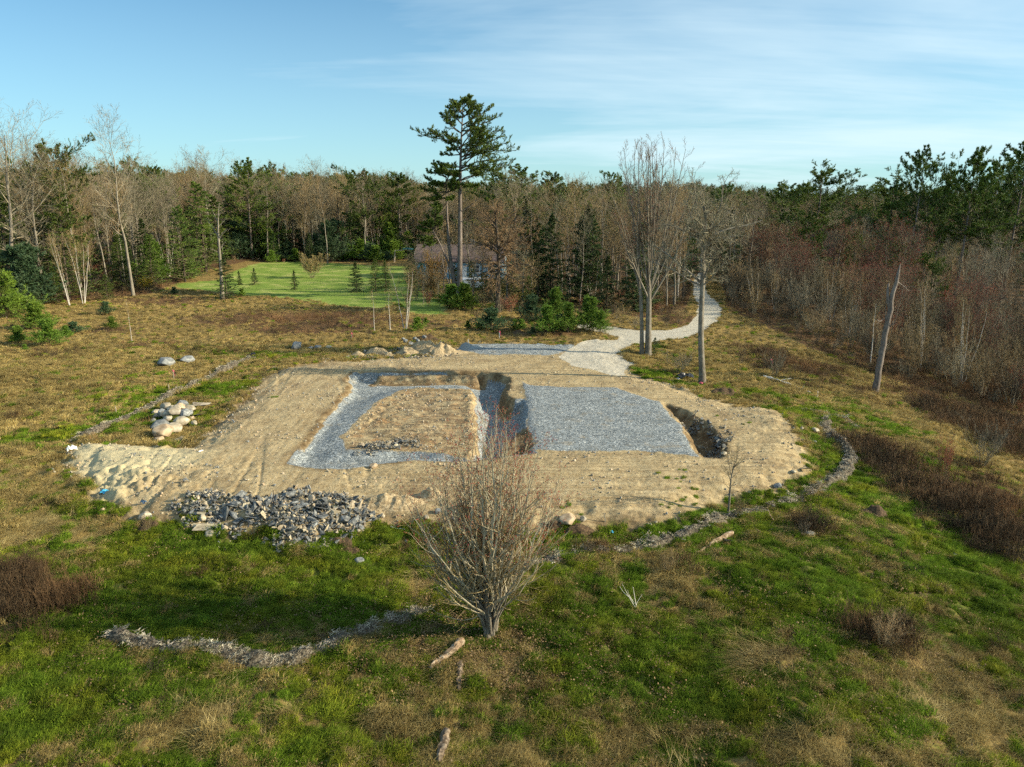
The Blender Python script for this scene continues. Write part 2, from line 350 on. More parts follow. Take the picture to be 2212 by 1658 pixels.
def simple(name, st, scale=6, bump=.4, dist=.02, rough=.85, spec=.2, trans=0.0, rand=0.0, coord='obj', detail=4, tint=None):
    """noise ramp colour; rand = per object light/dark spread"""
    m, nt, nn, ll = mat(name); n = N(nt); p = n.objco() if coord == 'obj' else n.pos()
    f = n.noise(scale, detail, .6, p)
    k = len(st); c = n.ramp(f, [(.28 + .44 * i / max(1, k - 1), s) for i, s in enumerate(st)])
    if rand:
        h = n.new('ShaderNodeHueSaturation'); n.put(h.inputs['Color'], c)
        r = n.rnd(); n.put(h.inputs['Value'], n.mr(r, 0, 1, 1 - rand, 1 + rand)); n.put(h.inputs['Hue'], n.mr(n.math('FRACT', n.math('MULTIPLY', r, 7.3)), 0, 1, .5 - rand * .04, .5 + rand * .04)); c = h.outputs[0]
    if tint:
        t = n.attr(tint, 'INSTANCER'); c = n.mix(1.0, c, t.outputs['Color'], 'MULTIPLY')
    n.out(c, rough, n.bump(f, bump, dist) if bump else None, spec, trans); return m

def bark_mat(name, dark, mid, light, sc=3.0, birch=False):
    m, nt, nn, ll = mat(name); n = N(nt); p = n.objco()
    mp = n.new('ShaderNodeMapping'); n.l.new(p, mp.inputs[0]); mp.inputs['Scale'].default_value = (6, 6, 9) if birch else (7, 7, 1.3)
    f = n.noise(sc, 5, .65, mp.outputs[0]); g = n.noise(1.2, 3, .6, p)
    c = n.ramp(f, [(.3, dark), (.5, mid), (.7, light)])
    c = n.mix(n.mr(g, .45, .7, 0, .6), c, light)
    if birch: c = n.mix(n.mr(n.noise(4, 2, .5, mp.outputs[0]), .60, .66), c, (.05, .04, .035))
    n.out(c, .9, n.bump(f, .7, .03), .15); return m

M = {}
M['ground'] = ground_mat()
M['bark'] = bark_mat('bark_grey', (.05, .043, .034), (.15, .13, .10), (.29, .26, .21))
M['bark_pale'] = bark_mat('bark_pale', (.08, .07, .052), (.19, .168, .13), (.32, .285, .225))
M['bark_dark'] = bark_mat('bark_dark', (.028, .022, .017), (.075, .058, .042), (.15, .12, .09))
M['bark_pine'] = bark_mat('bark_pine', (.05, .042, .036), (.15, .12, .10), (.27, .23, .20))
M['birch'] = bark_mat('bark_birch', (.30, .26, .22), (.47, .43, .37), (.62, .58, .52), 2.0, True)
M['twig_pale'] = simple('twig_pale', [(.18, .15, .10), (.30, .255, .18), (.42, .37, .27)], 2, 0, rand=.2)
M['twig'] = simple('twig_grey', [(.11, .095, .06), (.20, .172, .115), (.31, .27, .19)], 2, 0, rand=.25)
M['twig_brown'] = simple('twig_brown', [(.12, .085, .042), (.215, .155, .075), (.32, .235, .125)], 2, 0, rand=.25)
M['twig_orange'] = simple('twig_rust', [(.11, .07, .035), (.20, .13, .065), (.30, .21, .12)], 2, 0, rand=.2)
M['twig_dark'] = simple('twig_dark', [(.05, .04, .025), (.10, .08, .05), (.17, .14, .095)], 2, 0, rand=.25)
M['bud_rust'] = simple('rusty_buds', [(.26, .14, .04), (.38, .22, .07), (.40, .28, .10)], 5, 0, trans=.2)
M['bud'] = simple('red_buds', [(.20, .03, .025), (.32, .055, .045), (.36, .12, .07)], 5, 0, trans=.2)
M['bud_tan'] = simple('tan_buds', [(.30, .22, .08), (.42, .33, .13), (.38, .36, .12)], 5, 0, trans=.2, rand=.2)
M['bud_gold'] = simple('yellow_flower_spray', [(.38, .25, .02), (.55, .38, .03), (.50, .40, .06)], 5, 0, trans=.2)
M['pine'] = simple('pine_needles', [(.035, .065, .012), (.085, .135, .02), (.18, .23, .03)], 1.1, 0, rand=.25, trans=.15, spec=.3, rough=.6)
M['pine_young'] = simple('young_pine_needles', [(.06, .12, .014), (.13, .22, .025), (.24, .34, .045)], 1.3, 0, rand=.25, trans=.2, spec=.3, rough=.6)
M['pine_blue'] = simple('bluish_pine_needles', [(.035, .075, .035), (.07, .125, .055), (.12, .18, .08)], 1.3, 0, rand=.2, trans=.2, spec=.3, rough=.6)
M['spruce'] = simple('spruce_needles', [(.02, .042, .014), (.045, .08, .02), (.10, .14, .03)], 1.2, 0, rand=.25, trans=.12, spec=.3, rough=.6)
M['blade_green'] = simple('green_blades', [(.06, .115, .008), (.145, .235, .015), (.29, .38, .035)], 3, 0, trans=.3, tint='tint')
M['blade_dry'] = simple('straw_blades', [(.17, .12, .035), (.36, .27, .095), (.62, .50, .23)], 4, 0, trans=.25, tint='tint')
M['stalk'] = simple('brown_stalks', [(.075, .045, .025), (.15, .09, .045), (.24, .165, .085)], 4, 0, trans=.1, tint='tint')
M['leaf'] = simple('dead_leaf', [(.10, .06, .03), (.20, .13, .065), (.33, .24, .14)], 3, 0, trans=.2, tint='tint')
M['slate'] = simple('slate_rock', [(.04, .043, .045), (.115, .12, .12), (.28, .28, .26)], 2.5, .6, .03, rand=.45)
M['tanrock'] = simple('tan_rock', [(.17, .13, .085), (.34, .285, .20), (.52, .46, .34)], 2.5, .6, .03, rand=.3)
M['boulder_cream'] = simple('cream_boulder', [(.17, .14, .095), (.36, .31, .23), (.50, .45, .36)], 1.8, .5, .03, rand=.15)
M['boulder_grey'] = simple('grey_boulder', [(.09, .095, .10), (.20, .21, .21), (.38, .38, .36)], 2.5, .6, .03, rand=.2)
M['boulder_peach'] = simple('peach_boulder', [(.22, .15, .09), (.40, .30, .195), (.50, .41, .30)], 1.8, .5, .03)
M['chips'] = simple('wood_chip', [(.10, .08, .055), (.30, .26, .19), (.58, .53, .43)], 8, .2, rand=.4, tint='tint')
M['mulch'] = simple('shredded_mulch', [(.02, .015, .01), (.085, .07, .05), (.26, .22, .16)], 12, 1.0, .05, coord='pos')
M['deadwood'] = simple('weathered_wood', [(.08, .05, .03), (.26, .18, .115), (.50, .42, .32)], 9, .6, .02)
M['deadwood_brown'] = simple('rotten_wood', [(.04, .03, .02), (.13, .095, .065), (.30, .24, .175)], 9, .7, .02)
M['bone'] = simple('bleached_branch', [(.42, .38, .32), (.60, .56, .49), (.74, .71, .65)], 6, .2)
M['dirtpile'] = simple('heaped_soil', [(.13, .09, .05), (.36, .27, .155), (.52, .42, .27)], 9, .9, .06, coord='pos')
M['darksoil'] = simple('dark_root_soil', [(.02, .013, .008), (.07, .045, .025), (.16, .10, .055)], 14, .9, .05, coord='pos')
M['greyheap'] = simple('crushed_stone_heap', [(.09, .11, .12), (.22, .25, .26), (.46, .48, .46)], 30, .8, .04, coord='pos')
def plain(name, c, rough=.6, spec=.3, metal=0.0):
    m, nt, nn, ll = mat(name); n = N(nt)
    f = n.noise(9, 3, .6, n.objco()); col = n.mix(n.mr(f, .3, .7, 0, .25), c, tuple(x * .7 for x in c)); b = n.out(col, rough, None, spec); b.inputs['Metallic'].default_value = metal; return m
M['roof'] = simple('brown_shingles', [(.085, .06, .06), (.13, .095, .09), (.17, .125, .115)], 12, .4, .02, rough=.9)
M['siding'] = plain('blue_siding', (.20, .36, .46)); M['white_trim'] = plain('white_trim', (.75, .76, .76)); M['glass_dark'] = plain('window_glass', (.04, .06, .08), .1, .8)
M['car_white'] = plain('white_car_paint', (.72, .76, .80), .25, .6); M['rubber'] = plain('tyre_rubber', (.02, .02, .02), .8); M['rim'] = plain('wheel_metal', (.4, .4, .42), .3, .5, .8)
M['pink'] = plain('pink_ribbon', (.75, .12, .20)); M['stake'] = plain('stake_wood', (.52, .42, .30)); M['steel'] = plain('thin_rebar', (.10, .075, .06))
M['blue_rag'] = plain('blue_plastic', (.05, .34, .56)); M['black_plastic'] = plain('black_plastic', (.012, .012, .014), .35, .5); M['white_plastic'] = plain('white_plastic', (.75, .76, .74)); M['teal_plastic'] = plain('pale_green_plastic', (.35, .62, .50)); M['navy_plastic'] = plain('navy_plastic', (.03, .07, .13))
M['tan_stone'] = simple('flat_tan_stone', [(.36, .30, .22), (.50, .44, .34), (.60, .54, .44)], 3, .4, .02)
M['green_canopy'] = plain('green_canopy', (.03, .16, .17))
# ------------------------------------------------------------------ ground zones
def blob(u, v, ru, rv, w):
    c = P(u, v, False)[:2]; depth = c[1] * cp + (CAMZ) * sp
    t = P(u, v - rv, False)[1]; b = P(u, v + rv, False)[1]
    return (c[0], c[1], ru / FOC * depth, max(.4, abs(t - b) / 2), w)
BROWN = [blob(*q) for q in [(80, 1310, 150, 60, 1), (30, 1250, 80, 50, .8), (1880, 985, 60, 40, 1), (1960, 1020, 80, 45, 1), (2060, 1090, 100, 55, 1), (2140, 1150, 100, 60, .9), (1420, 1225, 60, 30, .7), (1290, 1195, 60, 16, .5),
    (1590, 1110, 45, 22, .9), (1910, 1375, 110, 60, .9), (1220, 1470, 110, 60, .6), (2150, 1050, 80, 60, .7), (1760, 1140, 60, 25, .7), (2150, 1300, 60, 80, .6),
    (560, 690, 190, 16, 1), (650, 715, 120, 10, .8), (350, 652, 110, 10, 1), (230, 715, 80, 8, .8), (740, 690, 120, 18, .9), (480, 762, 60, 8, .7), (110, 765, 90, 12, .6), (330, 745, 90, 10, .7), (960, 700, 180, 16, .6), (1180, 722, 120, 8, .7), (60, 900, 60, 20, .5),
    (2100, 900, 160, 30, .8), (1750, 800, 120, 30, .9), (1650, 770, 60, 25, .8), (2150, 960, 100, 40, .5), (1460, 690, 60, 20, .9), (2200, 1450, 60, 90, .5)]]
GREEN = [blob(*q) for q in [(480, 1200, 330, 90, .8), (600, 1300, 200, 60, .5), (250, 1100, 100, 18, 1), (300, 1350, 250, 40, .4), (300, 1480, 250, 60, .45), (850, 1210, 120, 50, .5), (1330, 1400, 160, 70, .8), (1480, 1430, 150, 90, .7), (1560, 1560, 160, 70, .5), (1700, 1300, 220, 70, .5), (2020, 1180, 60, 50, .7), (2080, 1260, 60, 70, .5),
    (1400, 1145, 130, 18, 1), (1650, 1075, 80, 16, 1), (1790, 990, 35, 60, 1), (1750, 910, 60, 14, .7), (1640, 850, 90, 10, .8), (1420, 810, 60, 10, .9), (1450, 830, 80, 8, .7), (1420, 750, 30, 8, .8), (1500, 1110, 60, 14, .8), (1350, 1160, 150, 12, .6),
    (550, 770, 120, 8, .7), (480, 840, 110, 18, .8), (340, 900, 130, 22, .9), (180, 935, 130, 14, .9), (60, 950, 80, 12, .8), (250, 860, 150, 22, .4), (1750, 890, 90, 10, .7), (1880, 915, 90, 20, .7), (2000, 940, 70, 20, .5), (1850, 880, 80, 14, .6), (900, 1500, 200, 60, .3), (830, 1620, 300, 30, .5), (60, 1560, 150, 60, .5), (950, 655, 120, 12, .9), (1230, 700, 60, 5, .5), (1000, 1330, 60, 60, .3)]]
DRY = [blob(*q) for q in [(90, 1030, 120, 60, 1), (90, 1150, 160, 50, .9), (250, 1240, 60, 30, .5), (520, 1560, 260, 70, .45), (1080, 1440, 150, 60, .7), (1480, 1290, 90, 70, .9), (1650, 1430, 110, 110, .6), (1400, 1560, 120, 60, .5), (2000, 1420, 120, 60, .6), (2120, 1560, 160, 90, .7), (1750, 1630, 160, 50, .7), (640, 1370, 100, 30, .3), (1350, 1200, 80, 30, .7),
    (560, 640, 100, 12, .6), (430, 680, 120, 16, .8), (600, 735, 200, 14, .7), (150, 800, 250, 25, .5), (500, 740, 130, 12, .7), (1520, 760, 60, 20, .8), (1580, 800, 80, 16, .7), (1950, 890, 100, 16, .5), (2080, 950, 120, 30, .5), (930, 1560, 90, 60, .7), (1130, 1620, 150, 50, .4), (860, 1180, 60, 20, .6), (930, 1250, 80, 40, .7)]]
def bl(x, y, L):
    r = np.zeros(x.shape)
    for cx, cy, rx, ry, w in L:
        s = (np.abs(x - cx) < 2.6 * rx) & (np.abs(y - cy) < 2.6 * ry)
        r[s] += w * np.exp(-((x[s] - cx) / rx) ** 2 - ((y[s] - cy) / ry) ** 2)
    return r
def zones(x, y):
    """surface masks at world positions"""
    x = np.asarray(x, float); y = np.asarray(y, float)
    e = fbm(x, y, 1.1, 3, 61) * .5
    sd = sdpoly(x, y, PAD); pit = sdpoly(x, y, PIT) + fbm(x, y, .9, 2, 21) * .22
    mo = np.maximum(sdpoly(x, y, MOUND), sdpoly(x, y, STRIP) + .25) + fbm(x, y, .9, 2, 21) * .22
    mo = np.maximum(mo, sdpoly(x, y, BUMP2) + .0)
    gar = sdpoly(x, y, GARAGE) + fbm(x, y, .6, 2, 62) * .12
    z = {}
    z['sd'] = sd; z['pit'] = pit; z['mo'] = mo
    z['dirt'] = ss(-.3, .3, sd - .1 + e * 1.3 + fbm(x, y, .3, 2, 63) * .35)
    peninsula = ss(.2, -.2, sdpoly(x, y, PEN))
    g = np.maximum(ss(-.1, .15, pit - .28) * ss(.25, -.05, mo + .35), ss(-.15, .15, gar))
    rearwall = np.where((pit < .35) & (y > 50.6) & (x > -5), 0., 1.)
    g = g * rearwall * peninsula
    gh = ss(-.3, .5, sdpoly(x, y, GHEAP) + e)
    g = np.maximum(g, ss(-2.0, -1.5, gar) * ss(-.25, .0, pit) * peninsula * ss(49.5, 48.5, y) * ss(.25, -.05, mo + .35))
    g = np.maximum(g, ss(-.1, .12, sdpoly(x, y, PIT)) * ss(.10, -.10, sdpoly(x, y, MOUND)) * ss(35.5, 34, y) * ss(-1.5, -2.5, x) * ss(.1, -.1, sdpoly(x, y, BUMP2)))
    stq = sdpoly(x, y, STRIP); g = np.maximum(g, ss(.0, .2, pit) * ss(50.1, 50.4, y) * ss(-4.0, -5.0, x) * ss(.05, -.15, stq))
    z['grav'] = np.clip(np.maximum(g, gh), 0, 1)
    z['road'] = ss(-.1, .2, sdpoly(x, y, ROAD) + e * .5)
    z['lawn'] = ss(-.4, .4, sdpoly(x, y, LAWN) + e)
    z['sand'] = ss(-1.2, .8, sdpoly(x, y, SAND) + e)
    z['rust'] = ss(-.5, .3, mo)
    cutn = .5 + .9 * fbm(x, y, .55, 3, 95)
    cut = np.maximum(ss(-.3, .05, pit) * (1 - z['grav']) * (1 - ss(.35, .9, mo)) * ss(1.3, .6, pit), ss(-.25, .15, sdpoly(x, y, TRENCH)))
    stp = sdpoly(x, y, STRIP); cut = np.maximum(cut, ss(-1.1, -.7, stp) * ss(.1, -.15, stp) * (1 - z['grav']))
    cut = np.maximum(cut, .9 * ss(.9, .0, np.abs(sd - .1)) * ss(-9, -11, x) * ss(38, 42, y) * ss(62, 58, y))
    cut = np.maximum(cut, .7 * ss(1.2, .2, np.abs(sd + .2)) * ss(33, 31, y))
    z['cut'] = np.clip(cut * np.clip(cutn + .35, 0, 1), 0, 1)
    far = ss(72, 90, y)
    dr = ss(8, 14, x - np.interp(y, [0, 15, 24, 30, 38, 48, 60, 75, 110, 200], [7, 8, 11, 14.5, 16.8, 16.5, 18, 27, 40, 60]))
    z['green'] = np.clip(.62 * (1 - ss(28, 40, y)) + .02 + bl(x, y, GREEN) - bl(x, y, DRY) - .25 * dr, 0, 1)
    wood = (y > foot(x, y) - 2).astype(float)
    z['brown'] = np.clip(bl(x, y, BROWN) - .5 * bl(x, y, GREEN) + wood * .9 + .6 * dr * ss(34, 44, y), 0, 1)
    z['straw'] = np.clip(bl(x, y, DRY) + .25, 0, 1)
    return z
PEN = fl(zz([(330, 800), (460, 790), (480, 880), (500, 950), (430, 1010), (330, 1080), (260, 1100), (220, 1020), (230, 900)], *D2), -.2)
# the line of the woodland edge, as distance against bearing
FOOT = np.array([flat(u, v, z)[:2] for u, v, z in [(-500, 740, -1), (0, 668, -.5), (70, 656, 0), (150, 650, 0), (250, 643, 0), (330, 632, 0), (385, 612, 0), (450, 588, 0), (540, 566, 0), (620, 570, 0), (700, 566, 0), (780, 562, 0), (870, 560, 0), (1040, 560, 0), (1120, 590, 0), (1170, 640, 0), (1230, 660, 0), (1330, 672, 0), (1400, 680, 0), (1480, 672, -.3), (1492, 640, -.3),
    (1497, 600, -.5), (1535, 598, -1), (1560, 640, -1.5), (1568, 700, -2), (1640, 760, -3), (1720, 800, -3.4), (1850, 845, -3.6), (2000, 880, -3.9), (2212, 925, -4.2), (2700, 1000, -4.5)]])
_fb = FOOT[:, 0] / FOOT[:, 1]
def foot(x, y): return np.interp(x / np.maximum(y, 1), _fb, FOOT[:, 1])

def build_ground():
    ys = [2.0]
    while ys[-1] < 3500:
        y = ys[-1]; r = .012 if y < 9 else (.0027 if y < 125 else (.012 if y < 400 else .05))
        ys.append(y * (1 + r))
    ys = np.array(ys); tx = np.tan(np.linspace(-R(47), R(47), 900))
    Y, T = np.meshgrid(ys, tx, indexing='ij'); X = Y * T
    x = X.ravel(); y = Y.ravel(); z = Hfun(x, y, True); zo = zones(x, y)
    A = np.stack([zo['dirt'], zo['grav'], zo['road'], zo['lawn']], 1).astype(np.float32)
    B = np.stack([zo['sand'], zo['brown'], zo['green'], zo['rust']], 1).astype(np.float32)
    C = np.stack([zo['cut'], zo['cut'] * 0, zo['cut'] * 0, np.ones(len(x))], 1).astype(np.float32)
    n, m = X.shape; idx = np.arange(n * m).reshape(n, m)
    F = np.stack([idx[:-1, :-1], idx[:-1, 1:], idx[1:, 1:], idx[1:, :-1]], -1).reshape(-1, 4)
    fm = lambda a: a[F].mean(1)
    d, g, r, l = (fm(A[:, i]) for i in range(4))
    zone = np.zeros(len(F), int); zone[d > .5] = 1; zone[g > .5] = 2; zone[(r > .5)] = 3; zone[(l > .5) & (zone == 0)] = 4
    V = np.stack([x, y, z], 1)
    names = ['ground', 'dirt_ground', 'gravel_ground', 'gravel_road', 'lawn']
    labs = ['rough grass and scrub land around the cleared building site', 'bare tan earth pad graded flat around the foundation pit', 'blue grey crushed stone spread in the foundation pit and garage bed',
            'pale gravel driveway curving from the dirt pad into the woods', 'mown green lawn in front of the far woods']
    for k in range(5):
        f = F[zone == k]; u, inv = np.unique(f, return_inverse=True)
        me = new_mesh(names[k], V[u], inv.reshape(-1, 4), [M['ground']], None, True)
        for an, arr in (('zoneA', A), ('zoneB', B), ('zoneC', C)):
            at = me.attributes.new(an, 'FLOAT_COLOR', 'POINT'); at.data.foreach_set('color', arr[u].ravel())
        tag(obj(names[k], me), labs[k], names[k].replace('_', ' '), kind='structure')
build_ground()

# ------------------------------------------------------------------ scattering many small pieces as one object
def scatter(name, protos, pos, rot, scl, idx, tint=None, parent=None):
    me = bpy.data.meshes.new(name); n = len(pos); me.vertices.add(n); me.vertices.foreach_set('co', np.asarray(pos, np.float32).ravel())
    for an, ty, arr in (('rt', 'FLOAT_VECTOR', rot), ('sc', 'FLOAT_VECTOR', scl), ('ix', 'INT', idx)):
        at = me.attributes.new(an, ty, 'POINT'); at.data.foreach_set('vector' if ty == 'FLOAT_VECTOR' else 'value', np.asarray(arr, np.float32 if ty != 'INT' else np.int32).ravel())
    if tint is None: tint = np.ones((n, 3))
    at = me.attributes.new('tint', 'FLOAT_COLOR', 'POINT'); at.data.foreach_set('color', np.concatenate([tint, np.ones((n, 1))], 1).astype(np.float32).ravel())
    o = obj(name, me, parent)
    g = bpy.data.node_groups.new(name, 'GeometryNodeTree')
    g.interface.new_socket('Geometry', in_out='INPUT', socket_type='NodeSocketGeometry'); g.interface.new_socket('Geometry', in_out='OUTPUT', socket_type='NodeSocketGeometry')
    gi = g.nodes.new('NodeGroupInput'); go = g.nodes.new('NodeGroupOutput')
    jo = g.nodes.new('GeometryNodeJoinGeometry'); ip = g.nodes.new('GeometryNodeInstanceOnPoints')
    for p in reversed(protos):
        oi = g.nodes.new('GeometryNodeObjectInfo'); oi.inputs['Object'].default_value = p; oi.transform_space = 'ORIGINAL'
        ti = g.nodes.new('GeometryNodeGeometryToInstance'); g.links.new(oi.outputs['Geometry'], ti.inputs[0]); g.links.new(ti.outputs[0], jo.inputs[0])
    def na(nm, ty):
        a = g.nodes.new('GeometryNodeInputNamedAttribute'); a.data_type = ty; a.inputs['Name'].default_value = nm; return a.outputs['Attribute']
    g.links.new(gi.outputs[0], ip.inputs['Points']); g.links.new(jo.outputs[0], ip.inputs['Instance']); ip.inputs['Pick Instance'].default_value = True
    g.links.new(na('ix', 'INT'), ip.inputs['Instance Index']); g.links.new(na('sc', 'FLOAT_VECTOR'), ip.inputs['Scale'])
    e2 = g.nodes.new('FunctionNodeEulerToRotation'); g.links.new(na('rt', 'FLOAT_VECTOR'), e2.inputs[0]); g.links.new(e2.outputs[0], ip.inputs['Rotation'])
    g.links.new(ip.outputs[0], go.inputs[0])
    md = o.modifiers.new('scatter', 'NODES'); md.node_group = g
    return o
def proto(name, me): return bpy.data.objects.new(name, me)

def blades(seed, n, rad, h0, h1, w, bend, m, lay=0.0, segs=2, dirn=None):
    r = np.random.default_rng(seed)
    a = r.uniform(0, 2 * math.pi, n); d = rad * np.sqrt(r.random(n)); b = np.stack([d * np.cos(a), d * np.sin(a), np.full(n, -.02)], 1)
    az = r.uniform(0, 2 * math.pi, n) if dirn is None else r.normal(dirn, .7, n)
    out = np.stack([np.cos(az), np.sin(az), np.zeros(n)], 1); h = r.uniform(h0, h1, n)[:, None]; be = (bend * r.uniform(.3, 1.3, n))[:, None]
    side = np.stack([-np.sin(az + 1.2), np.cos(az + 1.2), np.zeros(n)], 1) * (w * r.uniform(.6, 1.2, n))[:, None] * .5
    up = np.array([0, 0, 1.])
    if lay > 0:
        m1 = b + out * h * .42 + up * h * (1 - lay) * .5; t = b + out * h * (1.0) + up * h * (1 - lay) * .35
    else:
        m1 = b + up * h * .55 + out * h * be * .25; t = b + up * h * (1 - be * .35) + out * h * be
    V = np.stack([b - side, b + side, m1 + side * .8, m1 - side * .8, t], 1).reshape(-1, 3)
    i = np.arange(n)[:, None] * 5
    return new_mesh('blades', V, [i + np.array([[3, 2, 4]]), i + np.array([[0, 1, 2, 3]])], [m])
def stalks(seed, n, rad, h0, h1, w, m):
    r = np.random.default_rng(seed); mb = []
    a = r.uniform(0, 2 * math.pi, n); d = rad * np.sqrt(r.random(n)); p0 = np.stack([d * np.cos(a), d * np.sin(a), np.zeros(n) - .03], 1)
    h = r.uniform(h0, h1, n); lean = r.normal(0, .22, (n, 2)); p1 = p0 + np.stack([lean[:, 0] * h, lean[:, 1] * h, h * .9], 1)
    k = 5; t = r.uniform(.35, .95, (n, k, 1)); s = p0[:, None] + (p1 - p0)[:, None] * t
    dv = r.normal(0, 1, (n, k, 3)); dv[..., 2] = np.abs(dv[..., 2]) + .6; e = s + nrm(dv) * (h[:, None, None] * r.uniform(.12, .35, (n, k, 1)))
    A = np.concatenate([np.stack([p0, p1], 1), np.stack([s, e], 2).reshape(-1, 2, 3)]); rd = np.concatenate([np.tile([w, w * .5], (n, 1)), np.tile([w * .6, w * .3], (n * k, 1))])
    V, F = tubes(A, rd, 3); return new_mesh('stalks', V, F, [m])

GP = [proto('grass_blades', blades(i, 110, .13, .07, .19, .014, 1.0, M['blade_green'])) for i in range(3)]
GP += [proto('straw_blades', blades(20 + i, 80, .15, .09, .24, .012, 1.5, M['blade_dry'])) for i in range(3)]
GP += [proto('straw_laid', blades(30 + i, 26, .26, .35, .8, .014, 1, M['blade_dry'], lay=.85, dirn=0.)) for i in range(2)]
GP += [proto('stalks', stalks(40 + i, 20, .34, .30, .75, .005, M['stalk'])) for i in range(3)]

def fan(n, y0, y1, th=38, seed=0, power=2.0):
    """positions thinning out with distance, independent of direction"""
    r = np.random.default_rng(seed); u = r.random(n)
    y = (y0 ** (2 - power) + u * (y1 ** (2 - power) - y0 ** (2 - power))) ** (1 / (2 - power)) if power != 2 else y0 * (y1 / y0) ** u
    t = np.tan(R(th)) * r.uniform(-1, 1, n); return y * t, y
def grass():
    r = np.random.default_rng(5)
    # near field evenly dense, thinner beyond
    xs, ys = [], []
    for n, y0, y1 in ((74000, 10, 32), (52000, 32, 62), (31000, 62, 105)):
        yy = np.sqrt(y0 * y0 + r.random(n) * (y1 * y1 - y0 * y0)); xs.append(yy * np.tan(R(46)) * r.uniform(-1, 1, n)); ys.append(yy)
    x = np.concatenate(xs); y = np.concatenate(ys); z = zones(x, y)
    free = (z['dirt'] < .45) & (z['road'] < .3) & (z['grav'] < .3) & (z['lawn'] < .4) & (y < foot(x, y) + 12)
    weeds = (z['dirt'] >= .45) & (z['grav'] < .1) & (z['road'] < .1) & (fbm(x, y, 2.5, 2, 71) > .5) & (r.random(len(x)) < .05) & (z['mo'] < -.2) & (z['sd'] < 4)
    x, y = x[free | weeds], y[free | weeds]; z = {k: v[free | weeds] for k, v in z.items()}; wd = weeds[free | weeds]
    n = len(x); nz = fbm(x, y, 1.6, 3, 72); ns = fbm(x, y, .42, 2, 73)
    pg = z['green'] * 1.15 - .08 + nz * .4 + ns * .85; pb = z['brown'] + fbm(x, y, 1.3, 3, 74) * .75
    rr = r.random(n); near = y < 34
    ty = np.where(pb > .32 + 1.05 * r.random(n), 2, np.where(pg > .12 + rr * .55, 0, 1)); ty[wd] = 0
    lay = (ty == 1) & ((z['straw'] + fbm(x, y, 2.0, 2, 75) * .8 + r.random(n) * .5) > .98) & near
    idx = np.where(ty == 0, r.integers(0, 3, n), np.where(ty == 1, 3 + r.integers(0, 3, n), 8 + r.integers(0, 3, n))); idx[lay] = 6 + r.integers(0, 2, lay.sum())
    s = r.uniform(.7, 1.35, n) * np.where(ty == 2, (.5 + .5 * z['brown']) * np.where(y > 50, .7, 1), 1) * np.where(near, 1, 1.25); s[wd] *= .6
    s *= 1 + .5 * np.clip(fbm(x, y, .9, 2, 76), 0, 1)
    keep = ~((ty == 2) & (r.random(n) < .35)) & ~(near & (fbm(x, y, .28, 1, 83) < -.5)) & ~((y > 32) & (ty == 1) & (r.random(n) < .25))
    s *= np.where((ty == 2) & (x > -9) & (x < 14) & (y > 56) & (y < 86), .4, 1)
    hs = s * np.where(near, 1, .85)
    pos = np.stack([x, y, Hfun(x, y)], 1)
    s *= 1 + .35 * np.clip(fbm(x, y, .45, 1, 81), -.6, 1)
    rot = np.stack([r.normal(0, .12, n), r.normal(0, .12, n), r.uniform(0, 6.28, n)], 1)
    rot[idx >= 6, 2] = (2.6 + fbm(x, y, 4, 1, 77) * 1.6 + r.normal(0, .8, n))[idx >= 6]
    v = (r.uniform(.5, 1.3, n) * (1 - .22 * ss(30, 20, y)))[:, None] * (1 + .25 * fbm(x, y, 5, 2, 78))[:, None]
    tint = np.ones((n, 3)) * v; yel = np.clip(fbm(x, y, 1.2, 2, 79) + .2, 0, 1)[:, None]
    tint = np.where((ty == 0)[:, None], tint * (1 + yel * np.array([.7, .15, .3])), tint)
    tint = np.where((ty == 2)[:, None], tint * (1 + (np.clip(fbm(x, y, 2, 3, 80) * 1.5, -1, 1) + r.normal(0, .3, n))[:, None] * np.array([.55, .42, .3])), tint)
    sc = np.stack([s, s, hs], 1)
    for nm, sel, lab in (('green_grass', ty == 0, 'short green grass tufts growing over the rough ground'), ('dry_grass', ty == 1, 'dead straw coloured grass lying over the rough ground'), ('brown_brush', ty == 2, 'low reddish brown dead weed stalks standing in patches')):
        q = sel & keep; o = scatter(nm, GP, pos[q], rot[q], sc[q], idx[q], tint[q]); tag(o, lab, nm.split('_')[1], kind='stuff')
grass()
